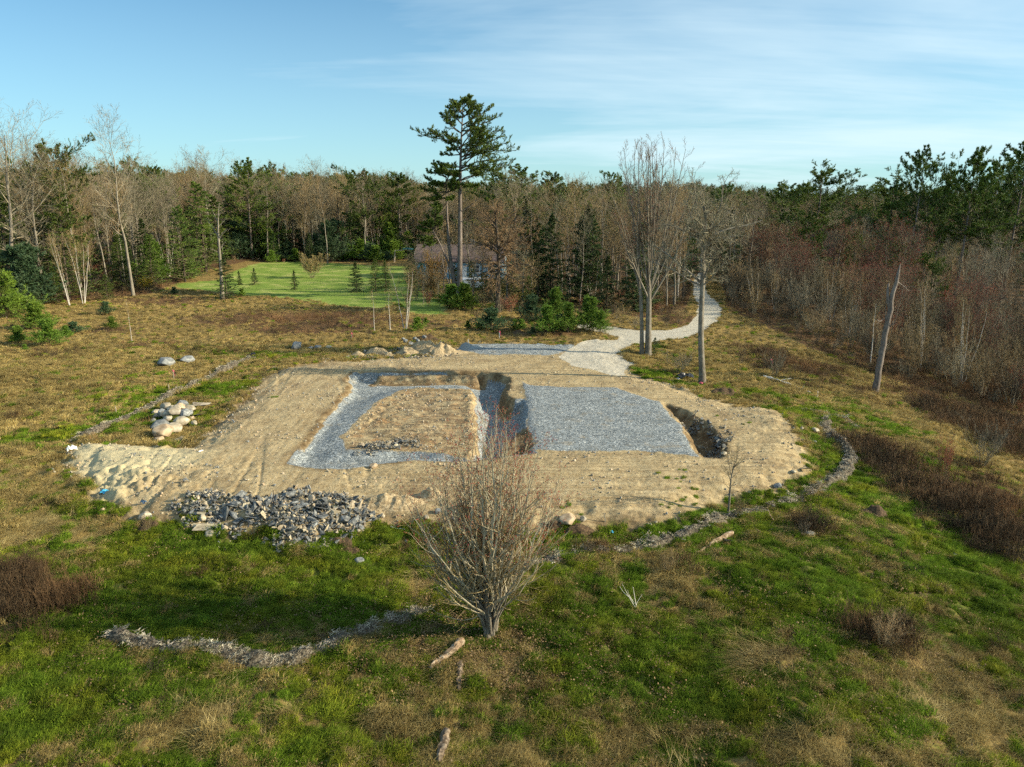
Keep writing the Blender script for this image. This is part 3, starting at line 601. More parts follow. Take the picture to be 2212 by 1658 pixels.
# ------------------------------------------------------------------ branching
def bez(p, k):
    """smooth resample of a control polyline"""
    p = np.asarray(p, float); d = np.concatenate([[0], np.cumsum(np.linalg.norm(np.diff(p, axis=0), axis=1))]); t = np.linspace(0, d[-1], k)
    q = np.stack([np.interp(t, d, p[:, i]) for i in range(3)], 1)
    for _ in range(2): q[1:-1] = (q[:-2] + 2 * q[1:-1] + q[2:]) / 4
    return q
def child(r, pts, rad, n, L, ang, t0=.2, t1=1., K=5, wig=.12, up=.15, rr=.55, shape=None, tip=.35, flatten=0.0, rmin=.004, angj=12, lenabs=False):
    """n children on each parent; pts (N,K,3)"""
    Np, Kp, _ = pts.shape
    t = t0 + (t1 - t0) * (np.arange(n)[None] + r.random((Np, n))) / n
    f = t * (Kp - 1); i = np.minimum(f.astype(int), Kp - 2); w = (f - i)[..., None]; ar = np.arange(Np)[:, None]
    s = pts[ar, i] * (1 - w) + pts[ar, i + 1] * w; ra = rad[ar, i] * (1 - w[..., 0]) + rad[ar, i + 1] * w[..., 0]
    T = nrm(pts[ar, i + 1] - pts[ar, i]); ref = np.where(np.abs(T[..., 2:3]) > .9, np.array([1., 0, 0]), np.array([0, 0, 1.]))
    A = nrm(np.cross(T, ref)); B = np.cross(T, A)
    az = np.arange(n)[None] * 2.4 + r.uniform(0, 6.28, (Np, 1)) + r.normal(0, .5, (Np, n))
    if flatten: az = np.round(az / math.pi) * math.pi * flatten + az * (1 - flatten)
    an = R(ang) if np.isscalar(ang) else R(1) * np.interp(t, np.linspace(0, 1, len(ang)), ang)
    an = an + r.normal(0, R(angj), (Np, n))
    D = T * np.cos(an)[..., None] + (A * np.cos(az)[..., None] + B * np.sin(az)[..., None]) * np.sin(an)[..., None]
    pl = np.linalg.norm(np.diff(pts, axis=1), axis=2).sum(1)[:, None] if not lenabs else 1.0
    ln = pl * L * (shape(t) if shape else (1.05 - .6 * t)) * r.uniform(.7, 1.25, (Np, n))
    D = D.reshape(-1, 3); ln = ln.reshape(-1, 1); p = s.reshape(-1, 3); out = [p]; step = ln / (K - 1)
    for k in range(K - 1):
        D = nrm(D + r.normal(0, wig, D.shape) + np.array([0, 0, up])); p = p + D * step; out.append(p)
    cp_ = np.stack(out, 1); r0 = np.maximum(ra.reshape(-1, 1) * rr, rmin)
    cr = r0 * np.linspace(1, tip, K)[None]
    return cp_, cr
def tufts(r, pts, n, L, w, spread=.7, t0=.25, up=.2):
    """n thin pointed leaves along each twig"""
    Np, K, _ = pts.shape; t = r.uniform(t0, 1, (Np, n)); f = t * (K - 1); i = np.minimum(f.astype(int), K - 2); q = (f - i)[..., None]; ar = np.arange(Np)[:, None]
    s = (pts[ar, i] * (1 - q) + pts[ar, i + 1] * q).reshape(-1, 3); T = nrm(pts[ar, i + 1] - pts[ar, i]).reshape(-1, 3)
    d = nrm(T + r.normal(0, spread, T.shape) + np.array([0, 0, up])); sd = nrm(np.cross(d, r.normal(0, 1, d.shape)))
    l = (L * r.uniform(.6, 1.2, len(s)))[:, None]
    V = np.stack([s - sd * w * .5, s + sd * w * .5, s + d * l], 1).reshape(-1, 3)
    return V, np.arange(len(V)).reshape(-1, 3)
class Tree:
    def __init__(s): s.T = MB(); s.C = MB()
    def wood(s, pts, rad, M_=5, crown=False, m=0):
        V, F = tubes(pts, rad, M_); (s.C if crown else s.T).add(V, [F], m)
    def leaf(s, V, F, m=1): s.C.add(V, [F], m)
    def make(s, name, bark, crown_mats):
        s.tm = s.T.mesh(name + '_trunk', [bark], True); s.cm = s.C.mesh(name + '_crown', crown_mats, False) if s.C.n else None; s.bark = bark; s.cmats = crown_mats; s.name = name; return s
    def combined(s):
        mb = MB(); k = len(s.cmats)
        for V, F, m_ in zip(s.C.V, s.C.F, s.C.M): pass
        off = 0
        allm = list(s.cmats) + [s.bark]; out = MB()
        out.add(np.concatenate(s.C.V), [], 0)
        for F, m_ in zip(s.C.F, s.C.M): out.F.append(F); out.M.append(m_)
        base = out.n; out.V.append(np.concatenate(s.T.V)); out.n += s.T.n
        for F, m_ in zip(s.T.F, s.T.M): out.F.append(F + base); out.M.append(m_ * 0 + k)
        return proto(s.name + '_whole', out.mesh(s.name + '_whole', allm, False))
def col_(p): return np.asarray(p, float)[None]

def bare(seed, H=14, cb=.4, W=.22, ang=(60, 45, 30), n1=22, n2=9, n3=6, stems=1, r0=.16, up=.16, wig=.10, lean=.03, rt=.010, n4=0, tipb=0, crownshape=None, bark='bark', tw='twig', bud='bud', name='bare', K1=6, budn=0):
    r = np.random.default_rng(seed); t = Tree(); trunks = []; rads = []
    for k in range(stems):
        a = r.uniform(0, 6.28); sp = (0 if stems == 1 else .18 + .1 * r.random())
        top = np.array([math.cos(a) * (lean * H + sp * H * .6), math.sin(a) * (lean * H + sp * H * .6), H * r.uniform(.88, 1.)])
        b = np.array([math.cos(a) * sp * .6, math.sin(a) * sp * .6, -.25]); q = np.linspace(0, 1, 9)[:, None]
        p = b + (top - b) * q; p[:, :2] += (np.cumsum(r.normal(0, .012 * H, (9, 2)), 0)) * q
        trunks.append(p); rads.append(r0 * (1 if stems == 1 else .6) * (1 - .88 * q[:, 0] ** 1.1) * np.where(np.arange(9) == 0, 1.35, 1))
    T = np.stack(trunks); Rr = np.stack(rads); t.wood(T, Rr, 7)
    sh = crownshape or (lambda u: .35 + np.sin(np.clip((u - cb) / (1 - cb), 0, 1) * 2.6) * .9)
    p1, r1 = child(r, T, Rr, n1, W, ang[0], cb, .99, K1, wig, up, .5, sh, .3); t.wood(p1, r1, 4, True)
    p2, r2 = child(r, p1, r1, n2, .55, ang[1], .15, 1, 4, wig * 1.2, up * .7, .55, None, .4, rmin=rt); t.wood(p2, r2, 3, True)
    p3, r3 = child(r, p2, r2, n3, .6, ang[2], .15, 1, 3, wig * 1.4, up * .5, .6, None, .4, rmin=rt * .7); t.wood(p3, r3, 3, True)
    last = p3
    if n4:
        p4, r4 = child(r, p3, r3, n4, .6, ang[2], .2, 1, 2, .1, up * .3, .6, None, .5, rmin=rt * .5); t.wood(p4, r4, 3, True); last = p4
    if budn:
        V, F = tufts(r, last, budn, .07, .03, 1.0); t.leaf(V, F, 1)
    return t.make(name, M[bark], [M[tw], M[bud]])

def shrub(seed, H=3.5, stems=12, tw='twig', bud='bud_tan', n1=9, n2=7, rt=.006, spread=.35, budn=0, bark='twig', name='shrub', n3=0):
    r = np.random.default_rng(seed); t = Tree(); K = 6; a = r.uniform(0, 6.28, stems); q = np.linspace(0, 1, K)[None, :, None]
    d = np.stack([np.cos(a), np.sin(a)], 1)[:, None]; h = (H * r.uniform(.6, 1, stems))[:, None, None]; ln = (spread * r.uniform(.2, 1.2, stems))[:, None, None]
    p = np.concatenate([d * (.08 + h * ln * q ** .9), h * q * np.sqrt(np.maximum(.2, 1 - ln ** 2 * .3)) - .1], 2); p[..., :2] += np.cumsum(r.normal(0, .02 * H, (stems, K, 2)), 1) * q
    rd = (.012 + .006 * H) * .5 * (1 - .75 * q[..., 0]) * np.ones((stems, 1)); t.wood(p, rd, 4)
    p1, r1 = child(r, p, rd, n1, .38, 32, .25, 1, 4, .12, .15, .6, None, .4, rmin=rt * 1.2); t.wood(p1, r1, 3, True)
    p2, r2 = child(r, p1, r1, n2, .5, 35, .1, 1, 3, .15, .1, .6, None, .4, rmin=rt); t.wood(p2, r2, 3, True); last = p2
    if n3: p3, r3 = child(r, p2, r2, n3, .55, 35, .1, 1, 2, .15, .1, .6, None, .4, rmin=rt * .7); t.wood(p3, r3, 3, True); last = p3
    if budn: V, F = tufts(r, last, budn, .07, .045, 1.); t.leaf(V, F, 1)
    return t.make(name, M[bark], [M[tw], M[bud]])

def conifer(seed, H=8, W=.2, cb=.03, n1=90, n2=10, nt=12, droop=-.05, ang=80, nl=.13, nw=.045, mt='spruce', r0=None, name='spruce', rag=.2, spread=.55, up1=.02, shape=None, bark='bark_dark', t2=.1, n3=0, flat_=.7):
    r = np.random.default_rng(seed); t = Tree(); r0 = r0 or H * .013
    q = np.linspace(0, 1, 9)[:, None]; T = np.concatenate([np.cumsum(r.normal(0, .004 * H, (9, 2)), 0) * q, H * q - .2 * (1 - q)], 1)[None]; Rr = (r0 * (1 - .93 * q[:, 0]))[None]
    t.wood(T, Rr, 7)
    sh = shape or (lambda u: (1.02 - u) ** .85 * (1 + r.normal(0, rag, u.shape)))
    p1, r1 = child(r, T, Rr, n1, W, (ang, ang, ang - 25), cb, .995, 5, .05, droop, .35, sh, .25, rmin=.008); t.wood(p1, r1, 3, True)
    p2, r2 = child(r, p1, r1, n2, .42, 48, t2, 1, 3, .08, up1, .5, None, .4, flatten=flat_, rmin=.004); t.wood(p2, r2, 3, True)
    V, F = tufts(r, p2, nt, nl, nw, spread); t.leaf(V, F, 1)
    V, F = tufts(r, p1[:, 2:], nt, nl, nw, spread); t.leaf(V, F, 1)
    V, F = tufts(r, T[:, 6:], 40, nl * 1.3, nw, spread, .3, .8); t.leaf(V, F, 1)
    return t.make(name, M[bark], [M['twig_dark'], M[mt]])

def wpine(seed, H=20, cb=.35, W=.22, n1=34, name='mature_pine', rag=.35, mt='pine', n2=9, n3=5, nt=16, shape=None, r0=.28, ang=(95, 75, 45), lean=0.02):
    """white pine: open tiers of upswept plumes"""
    r = np.random.default_rng(seed); t = Tree(); q = np.linspace(0, 1, 9)[:, None]
    T = np.concatenate([np.cumsum(r.normal(lean, .007 * H, (9, 2)), 0) * q, H * q - .3 * (1 - q)], 1)[None]; Rr = (r0 * (1 - .9 * q[:, 0]))[None]; t.wood(T, Rr, 8)
    sh = shape or (lambda u: (.25 + np.sin(np.clip((1.02 - u) / (1 - cb), 0, 1) * 2.0)) * np.exp(r.normal(0, rag, u.shape)))
    p1, r1 = child(r, T, Rr, n1, W, ang, cb, .99, 6, .07, .06, .42, sh, .3, rmin=.02); t.wood(p1, r1, 4, True)
    p2, r2 = child(r, p1, r1, n2, .36, 50, .3, 1, 4, .08, .12, .5, None, .4, flatten=.75, rmin=.008); t.wood(p2, r2, 3, True)
    p3, r3 = child(r, p2, r2, n3, .5, 40, .2, 1, 3, .08, .16, .5, None, .5, rmin=.005); t.wood(p3, r3, 3, True)
    V, F = tufts(r, p3, nt + 8, .30, .065, .6, .2, .35); t.leaf(V, F, 1)
    V, F = tufts(r, p2[:, 1:], nt + 8, .30, .065, .6, .3, .35); t.leaf(V, F, 1)
    return t.make(name, M['bark_pine'], [M['twig_dark'], M[mt]])

# ------------------------------------------------------------------ putting trees out
def plant(name, t, loc, label, cat, group=None, sc=1.0, rz=None, trunkname='trunk', zs=1.0, crown_label=None):
    e = empty(name, loc, random.uniform(0, 6.28) if rz is None else rz, sc); e.scale = (sc, sc, sc * zs)
    tag(e, label, cat, group); obj(trunkname, t.tm, e)
    if t.cm: c = obj('crown', t.cm, e)
    return e
def at(u, v, dz=0.0):
    p = P(u, v); return (p[0], p[1], p[2] + dz)
def mpx(y):           # metres per drawing pixel at distance y on the ground
    return (y * cp + CAMZ * sp) / FOC

TB = [bare(100 + i, H=15, cb=c, W=w, n1=n, ang=a, tw=tw, bark=bk, r0=r0, n2=8, n3=5, n4=3, rt=.011, name='hardwood') for i, (c, w, n, a, tw, bk, r0) in enumerate([
    (.38, .22, 22, (50, 40, 35), 'twig', 'bark_pale', .15), (.45, .18, 20, (42, 38, 32), 'twig', 'bark', .13), (.30, .25, 24, (58, 45, 35), 'twig_brown', 'bark', .18),
    (.5, .17, 18, (40, 40, 35), 'twig_brown', 'bark_pale', .12), (.35, .22, 22, (48, 40, 35), 'twig_brown', 'bark_dark', .15), (.25, .28, 24, (55, 42, 35), 'twig', 'bark', .2)])]
TR = [bare(130 + i, H=9, cb=.25, W=.3, n1=20, ang=(48, 38, 32), tw='twig_dark', bark='bark_pale', r0=.10, n2=9, n3=6, n4=3, rt=.009, name='budding_maple', budn=1, stems=s) for i, s in enumerate((1, 3, 2))]  # twigs coloured dark to stand for tree shadow over the right thicket
TBi = [bare(150 + i, H=8, cb=.35, W=.16, n1=14, ang=(35, 30, 30), tw='twig_brown', bark='birch', r0=.09, n2=6, n3=5, rt=.007, stems=s, lean=.05, name='birch') for i, s in enumerate((4, 3, 1, 6))]
TS = [conifer(170, 9, .26, nt=18, nl=.18, nw=.06, n1=100), conifer(171, 9, .21, n1=110, nt=18, nl=.18, nw=.06), conifer(172, 9, .29, ang=78, rag=.25, nt=18, nl=.18, nw=.06)]
TP = [conifer(180 + i, 4, .60, cb=.03, n1=110, n2=9, nt=20, droop=.09, ang=68, nl=.24, nw=.05, mt=m_, name='young_pine', spread=.7, up1=.18, rag=.25, bark='bark_pine', flat_=.3, shape=(lambda u: (1.05 - u) ** .55 * (.75 + .35 * np.sin(u * 9)))) for i, m_ in enumerate(('pine_young', 'pine_blue', 'pine_young'))]
TW = [wpine(190, 20, .35, .24, n1=50, n2=10), wpine(191, 20, .42, .22, n1=46, n2=10), wpine(192, 20, .25, .27, n1=56, n2=9)]
TH = [shrub(210 + i, 3.6, 14, tw, bud, name='alder_thicket', spread=s, n3=3, budn=b) for i, (tw, bud, s, b) in enumerate([('twig_brown', 'bud_tan', .4, 0), ('twig', 'bud_tan', .35, 0), ('twig_dark', 'bud', .45, 0), ('twig_orange', 'bud', .4, 1)])]
TG = [shrub(230, 2.6, 18, 'twig', 'bud_gold', name='yellow_shrub', spread=.5, n3=3, budn=3), shrub(231, 3.2, 22, 'twig', 'bud_tan', name='round_shrub', spread=.6, n3=3, budn=3), shrub(232, 2.6, 16, 'twig_orange', 'bud_rust', name='rusty_shrub', spread=.45, n3=3, budn=1)]

# ------------------------------------------------------------------ the woods
def spots(y_in, y_out, spacing, seed, thw=45):
    """jittered spots between two distances behind the woodland edge"""
    r = np.random.default_rng(seed); g = np.arange(-330, 330, spacing); h = np.arange(40, 460, spacing); X, Y = np.meshgrid(g, h); X = X.ravel() + r.uniform(-.48, .48, X.size) * spacing; Y = Y.ravel() + r.uniform(-.48, .48, Y.size) * spacing
    f = foot(X, Y); dr = r_depth(X, Y, f); s = (dr > y_in) & (dr <= y_out) & (np.abs(X / Y) < math.tan(R(thw))) & ~house_zone(X, Y)
    return X[s], Y[s], dr[s]
def r_depth(X, Y, f): return (Y - f) * np.sqrt(1 + (X / Y) ** 2)
HOUSE = flat(905, 603)
def house_zone(X, Y): return (X > HOUSE[0] - 6) & (X < HOUSE[0] + 24) & (Y > HOUSE[1] - 13) & (Y < HOUSE[1] + 14)
ROADPTS = None
def side(x, y):
    b = x / y; return np.where(b < -.13, 0, np.where(b < .26, 1, 2))       # left wood / middle wood / right wood
r = np.random.default_rng(21)
LEFTL, MIDL, RIGHTL = 'in the wood left of the lawn', 'in the wood behind the house', 'right of the driveway'
def clear_road(x, y):
    return (sdpoly(x, y, ROAD, 6.) > -1.2)
# individual trees along the edge of the wood ------------------------------------------------
def woods():
    X, Y, D = spots(0, 34, 3.1, 31, 38)
    keep = ~clear_road(X, Y); X, Y, D = X[keep], Y[keep], D[keep]
    S = side(X, Y); Z = Hfun(X, Y, False); cnt = dict(b=0, c=0, p=0, s=0, t=0, r=0)
    clearb = [(flat(u, 650)[0] / flat(u, 650)[1], w) for u, w in ((150, .030), (30, .03), (445, .026), (400, .024), (330, .02), (265, .02))]
    order = np.argsort(Y)
    rest = []
    for i in order:
        x, y, d, s, z = X[i], Y[i], D[i], int(S[i]), Z[i]; u = r.random(); where = (LEFTL, MIDL, RIGHTL)[s]
        low = s == 2 and d < (34 if x / y > .3 else 16)
        if low:
            if u < .74 and cnt['t'] < 290:
                k = int(r.choice([0, 1, 2, 3], p=[.25, .32, .38, .05])); cnt['t'] += 1  # mostly dark and grey kinds: tree shadow put into the shrub colour
                plant('alder_shrub', TH[k], (x, y, z), ['brown', 'grey', 'dark', 'rusty'][k] + ' leafless alder shrub with many upright stems ' + where, 'shrub', 'leafless alder shrubs right of the driveway', r.uniform(.7, 1.15) * (1 + .02 * d))
            elif u < .82:
                k = int(r.choice([0, 1, 3])); cnt['b'] += 0; birch_n[0] += 1
                plant('birch', TBi[k], (x, y, z), 'thin white-stemmed birch clump among the shrubs ' + where, 'tree', 'birches among the shrubs', r.uniform(.45, .75))
            elif d > 10 and cnt['r'] < 80:
                cnt['r'] += 1; plant('red_maple', TR[int(r.integers(0, 3))], (x, y, z), 'reddish budding maple above the shrubs ' + where, 'tree', 'red budding maples', r.uniform(.5, .8))
            continue
        if s == 0 and d < 7 and any(abs(x / y - c_) < w_ for c_, w_ in clearb): continue
        pc = [.26, .15, .08][s] if d > 8 else [.64, .46, .1][s]
        if u < pc:
            if s == 0 and d < 12 and u < .34:
                plant('young_pine', TP[int(r.integers(0, 3))], (x, y, z), 'bushy young pine under taller trees ' + where, 'tree', 'young pines at the wood edge', r.uniform(.6, 1.9))
            else:
                cnt['c'] += 1; plant('spruce', TS[int(r.integers(0, 3))], (x, y, z), 'dark green spruce standing among bare trees ' + where, 'tree', 'spruces in the wood', r.uniform(.4, 1.1) if d < 14 else r.uniform(.8, 1.45))
        elif u < pc + (.035 if s != 2 else .04) and d > 14:
            cnt['p'] += 1; plant('white_pine', TW[int(r.integers(0, 3))], (x, y, z), 'tall dark pine rising above bare trees ' + where, 'tree', 'tall pines in the wood', r.uniform(.65, .9))
        elif u < pc + .10 and d < 12:
            plant('birch', TBi[int(r.integers(0, 4))], (x, y, z), 'slender white-stemmed birch at the edge ' + where, 'tree', 'birches at the wood edge', r.uniform(.8, 1.15))
        elif cnt['b'] < 285:
            cnt['b'] += 1; k = int(r.integers(0, 6)) if s != 2 else int(r.choice([1, 4, 5])); plant('bare_tree', TB[k], (x, y, z), ['pale-trunked grey leafless tree ', 'grey slim leafless tree ', 'rusty-twigged leafless tree ', 'pale-trunked brown leafless tree ', 'dark-trunked brown leafless tree ', 'broad grey leafless tree '][k] + where, 'tree', 'bare hardwoods in the wood', r.uniform(.62, .9) * (1.22 if s == 0 else 1.05) * (.82 if s == 2 else 1) * (1 + .18 * float(vn(np.array([x * .09]), np.array([y * .09]), 5)[0])))  # right wood takes only darker kinds, their colour carrying the shadow there
        else: rest.append(i)
    print('woods', cnt, len(rest))
    # everything deeper in: one mass of trees too many to count
    protos = [t.combined() for t in TB + TS[:2] + TW + TR[:2]]
    X2, Y2, D2_ = spots(34, 330, 4.6, 33); k = r.random(len(X2)) < np.interp(D2_, [30, 120, 330], [1, .75, .5])
    X2, Y2, D2_ = X2[k], Y2[k], D2_[k]
    X2 = np.concatenate([X2, X[rest]]); Y2 = np.concatenate([Y2, Y[rest]]); D2_ = np.concatenate([D2_, D[rest]])
    n_ = len(X2); S2 = side(X2, Y2); Z2_ = Hfun(X2, Y2, False); u = r.random(n_)
    idx = r.integers(0, 6, n_); pc = np.where(S2 == 2, .10, .10) + .24 * ss(150, 260, Y2)
    idx = np.where(u < pc, np.where(r.random(n_) < .35, 6 + r.integers(0, 2, n_), 8 + r.integers(0, 3, n_)), idx); idx = np.where((S2 == 2) & (u > .8), 11 + r.integers(0, 2, n_), idx)
    sc = r.uniform(.62, .95, n_); sc = np.where((idx >= 6) & (idx < 8), sc * 1.5, sc); sc = np.where((idx >= 8) & (idx < 11), sc * .82, sc); sc = np.where(idx >= 11, sc * 1.15, sc)
    sc = sc * np.where(S2 == 0, 1.05, np.where(S2 == 2, .66 + .22 * ss(40, 130, D2_), .95))
    o = scatter('distant_woods', protos, np.stack([X2, Y2, Z2_], 1), np.stack([np.zeros(n_), np.zeros(n_), r.uniform(0, 6.28, n_)], 1), np.stack([sc, sc, sc], 1), idx)
    tag(o, 'far mixed wood of bare trees and pines closing the horizon', 'woods', kind='stuff')
    # low saplings and brush filling the foot of the wood
    tb = [t.combined() for t in TH]
    X3, Y3, D3_ = spots(-1, 60, 2.3, 35); k = ~clear_road(X3, Y3); X3, Y3, D3_ = X3[k], Y3[k], D3_[k]; n_ = len(X3); S3 = side(X3, Y3)
    sc = r.uniform(.25, .7, n_) * np.where(S3 == 2, 1.1, .75); sc[D3_ < 3] *= .6
    idx = r.choice([0, 1, 2, 3], n_, p=[.3, .27, .38, .05])  # weighted to dark stems, shade under the trees painted by colour
    o = scatter('undergrowth', tb, np.stack([X3, Y3, Hfun(X3, Y3, False)], 1), np.stack([np.zeros(n_), np.zeros(n_), r.uniform(0, 6.28, n_)], 1), np.stack([sc, sc, sc], 1), idx)
    tag(o, 'tangled leafless brush filling the floor of the woods', 'undergrowth', kind='stuff')
birch_n = [0]
woods()
# ------------------------------------------------------------------ trees one can tell apart
def sk(Z, pts, y0, dy=0.0, k=7):
    """limb traced in a crop, standing in the upright plane y0 and leaning dy towards its tip"""
    q = zz(pts, *Z); n_ = len(q); return bez([onplane(q[i][0], q[i][1], y0 + dy * (i / max(1, n_ - 1)) ** 1.2) for i in range(n_)], k)
def taper(k, a, b): return np.linspace(a, b, k)
def hero(name, base, t, label, cat='tree'):
    e = empty(name, tuple(base)); tag(e, label, cat)
    for V in (t.T.V, t.C.V):
        for i in range(len(V)): V[i] = V[i] - np.array(base)
    return e
def finish(e, t, nm, bark, mats):
    t.make(nm, bark, mats); obj('trunk', t.tm, e)
    if t.cm: obj('crown', t.cm, e)
    return e

def hero_pine():
    r = np.random.default_rng(301); b = PZ((985, 1372), Z2); y = b[1]; t = Tree()
    T = sk(Z2, [(985, 1385), (988, 1250), (990, 1100), (990, 850), (990, 620), (995, 400), (1005, 230), (1010, 95)], y, k=14); T[0, 2] -= .3
    rd = np.interp(np.linspace(0, 1, 14), [0, .1, .5, .8, 1], [.42, .34, .24, .12, .03]); t.wood(col_(T), col_(rd), 9)
    T2 = sk(Z2, [(975, 1385), (955, 1280), (930, 1180), (912, 1000), (905, 850), (903, 700), (898, 560)], y, 1.0, 10); t.wood(col_(T2), col_(taper(10, .31, .05)), 7)
    T3 = sk(Z2, [(935, 1200), (890, 1100), (850, 1000), (815, 940)], y + .3, -1.0, 7); t.wood(col_(T3), col_(taper(7, .17, .04)), 6)
    T4 = sk(Z2, [(975, 1370), (930, 1320), (880, 1200), (870, 1100), (870, 1020)], y, -.8, 8); t.wood(col_(T4), col_(taper(8, .09, .02)), 5)
    main = [[(990, 370), (900, 350), (800, 345), (740, 330), (697, 292)], [(995, 310), (930, 260), (865, 190)], [(1000, 250), (950, 200), (912, 145)], [(1005, 190), (960, 140), (940, 98)], [(1008, 150), (1045, 120), (1085, 112)],
        [(1005, 260), (1060, 225), (1130, 190), (1200, 140)], [(1003, 330), (1080, 270), (1160, 240), (1240, 205)], [(1000, 400), (1080, 340), (1160, 310), (1250, 290)], [(998, 440), (1100, 395), (1190, 370), (1262, 330)],
        [(996, 490), (1120, 440), (1240, 420), (1352, 425)], [(996, 470), (1100, 420), (1220, 400), (1312, 368)], [(994, 560), (1100, 510), (1220, 520), (1322, 515)], [(994, 545), (1120, 480), (1230, 490), (1310, 485)], [(992, 620), (1080, 590), (1150, 560), (1240, 545)],
        [(992, 450), (930, 455), (865, 448)], [(994, 410), (940, 390), (890, 360)], [(990, 530), (920, 530), (852, 508)], [(990, 590), (920, 580), (850, 560)], [(990, 640), (1040, 660), (1110, 650)], [(1000, 300), (1080, 280), (1180, 330)], [(995, 520), (1060, 530), (1130, 590)], [(1007, 120), (1020, 100), (1050, 88)], [(990, 500), (1050, 450), (1130, 350)], [(1006, 210), (1060, 170), (1100, 140)], [(990, 640), (950, 680), (960, 640)]]
    sec = [[(903, 600), (840, 570), (775, 560)], [(903, 640), (830, 640), (760, 600)], [(903, 690), (820, 700), (730, 668)], [(903, 730), (830, 750), (750, 735)], [(903, 770), (850, 790), (800, 780)], [(900, 580), (880, 550), (860, 520)], [(903, 620), (950, 600), (985, 560)], [(903, 700), (940, 680), (960, 650)], [(903, 740), (930, 740), (950, 720)], [(903, 660), (860, 650), (800, 640)],
        [(840, 985), (780, 1000), (725, 985)], [(830, 960), (770, 940), (715, 925)], [(820, 940), (800, 900), (780, 850)], [(835, 970), (860, 920), (870, 860)], [(845, 990), (800, 1010), (740, 1010)], [(825, 950), (830, 900), (840, 840)], [(815, 940), (760, 900), (730, 890)]]
    L = []
    for grp, D in ((main, 3.2), (sec, 2.0)):
        for p in grp:
            L.append(sk(Z2, p, y, r.uniform(-.5, .5) * D, 7))
            p2 = [p[0]] + [(p[0][0] + (q[0] - p[0][0]) * .62 + r.normal(0, 6), q[1] + r.normal(0, 22)) for q in p[1:]]
            L.append(sk(Z2, p2, y, -D * r.uniform(.5, 1.1), 7)); L.append(sk(Z2, p2, y, D * r.uniform(.5, 1.1), 7))
    P1 = np.stack(L); R1 = np.linspace(.085, .02, 7)[None] * np.ones((len(L), 1)); t.wood(P1, R1, 5, True)
    p2, r2 = child(r, P1, R1, 11, .24, 50, .30, 1, 4, .08, .12, .5, lambda u: 1.15 - .55 * u, .4, flatten=.5, rmin=.01); t.wood(p2, r2, 3, True)
    p3, r3 = child(r, p2, r2, 6, .45, 42, .15, 1, 3, .08, .22, .5, None, .5, rmin=.006); t.wood(p3, r3, 3, True)
    V, F = tufts(r, p3, 16, .22, .055, .65, .1, .4); t.leaf(V, F)
    V, F = tufts(r, p2, 22, .22, .055, .65, .1, .4); t.leaf(V, F); V, F = tufts(r, P1[:, 3:], 60, .24, .055, .65, .1, .4); t.leaf(V, F)
    V, F = tufts(r, col_(T[11:]), 120, .3, .055, .7, .2, .6); t.leaf(V, F)
    dead = [[(990, 830), (1030, 800), (1080, 760), (1130, 722)], [(992, 900), (1020, 870), (1050, 860)], [(990, 700), (960, 690), (920, 660)], [(985, 1060), (950, 1020), (935, 990)], [(990, 1050), (1080, 1040), (1170, 1060)], [(985, 1180), (920, 1190), (850, 1210)], [(992, 780), (1010, 750), (1040, 740)], [(988, 1120), (930, 1130), (880, 1100)]]
    PD = np.stack([sk(Z2, p, y, r.uniform(-1, 1), 7) for p in dead]); RD = np.linspace(.06, .015, 7)[None] * np.ones((len(dead), 1)); t.wood(PD, RD, 4)
    pd, rd2 = child(r, PD, RD, 6, .3, 50, .3, 1, 3, .15, 0, .5, None, .4, rmin=.008); t.wood(pd, rd2, 3)
    e = hero('tall_pine', b, t, 'tallest pine, forked near the ground, standing alone above everything before the house'); finish(e, t, 'tall_pine', M['bark_pine'], [M['twig_dark'], M['pine']])

def limbtree(name, label, Z, base, trunks, limbs, seed, spec, bark='bark', tw='twig', bud='bud', budn=0, dspread=2.5, extra=1, bl_=(.09, .05), trunk_side=8):
    """trunks: (points, r0, r1); limbs: (points, r0, r1); spec: child levels"""
    r = np.random.default_rng(seed); b = PZ(base, Z); y = b[1]; t = Tree(); K = 9
    for p, a, c in trunks:
        q = sk(Z, p, y, 0, 12); q[0, 2] -= .25; rr = taper(12, a, c); rr[0] *= 1.35; rr[1] *= 1.08; t.wood(col_(q), col_(rr), trunk_side)
    L = []; RR = []
    for p, a, c in limbs:
        L.append(sk(Z, p, y, r.uniform(-.35, .35) * dspread, K)); RR.append(taper(K, a, c))
        for j in range(extra):
            u0 = p[0][0]; s = r.uniform(-.75, .75)
            p2 = [p[0]] + [(u0 + (q[0] - u0) * s + r.normal(0, 5), q[1] + r.normal(0, 12) + 10) for q in p[1:]]
            L.append(sk(Z, p2, y, (1 if j % 2 else -1) * r.uniform(.5, 1.1) * dspread, K)); RR.append(taper(K, a * .85, c))
    P1 = np.stack(L); R1 = np.stack(RR); t.wood(P1, R1, 6); cur, cr = P1, R1
    for (n_, Ln, an, t0, wg, up, rt, KK) in spec:
        cur, cr = child(r, cur, cr, n_, Ln, an, t0, 1, KK, wg, up, .55, None, .4, rmin=rt); t.wood(cur, cr, 3, True)
    if budn: V, F = tufts(r, cur, budn, bl_[0], bl_[1], 1.); t.leaf(V, F)
    e = hero(name, b, t, label); finish(e, t, name, M[bark], [M[tw], M[bud]]); return e

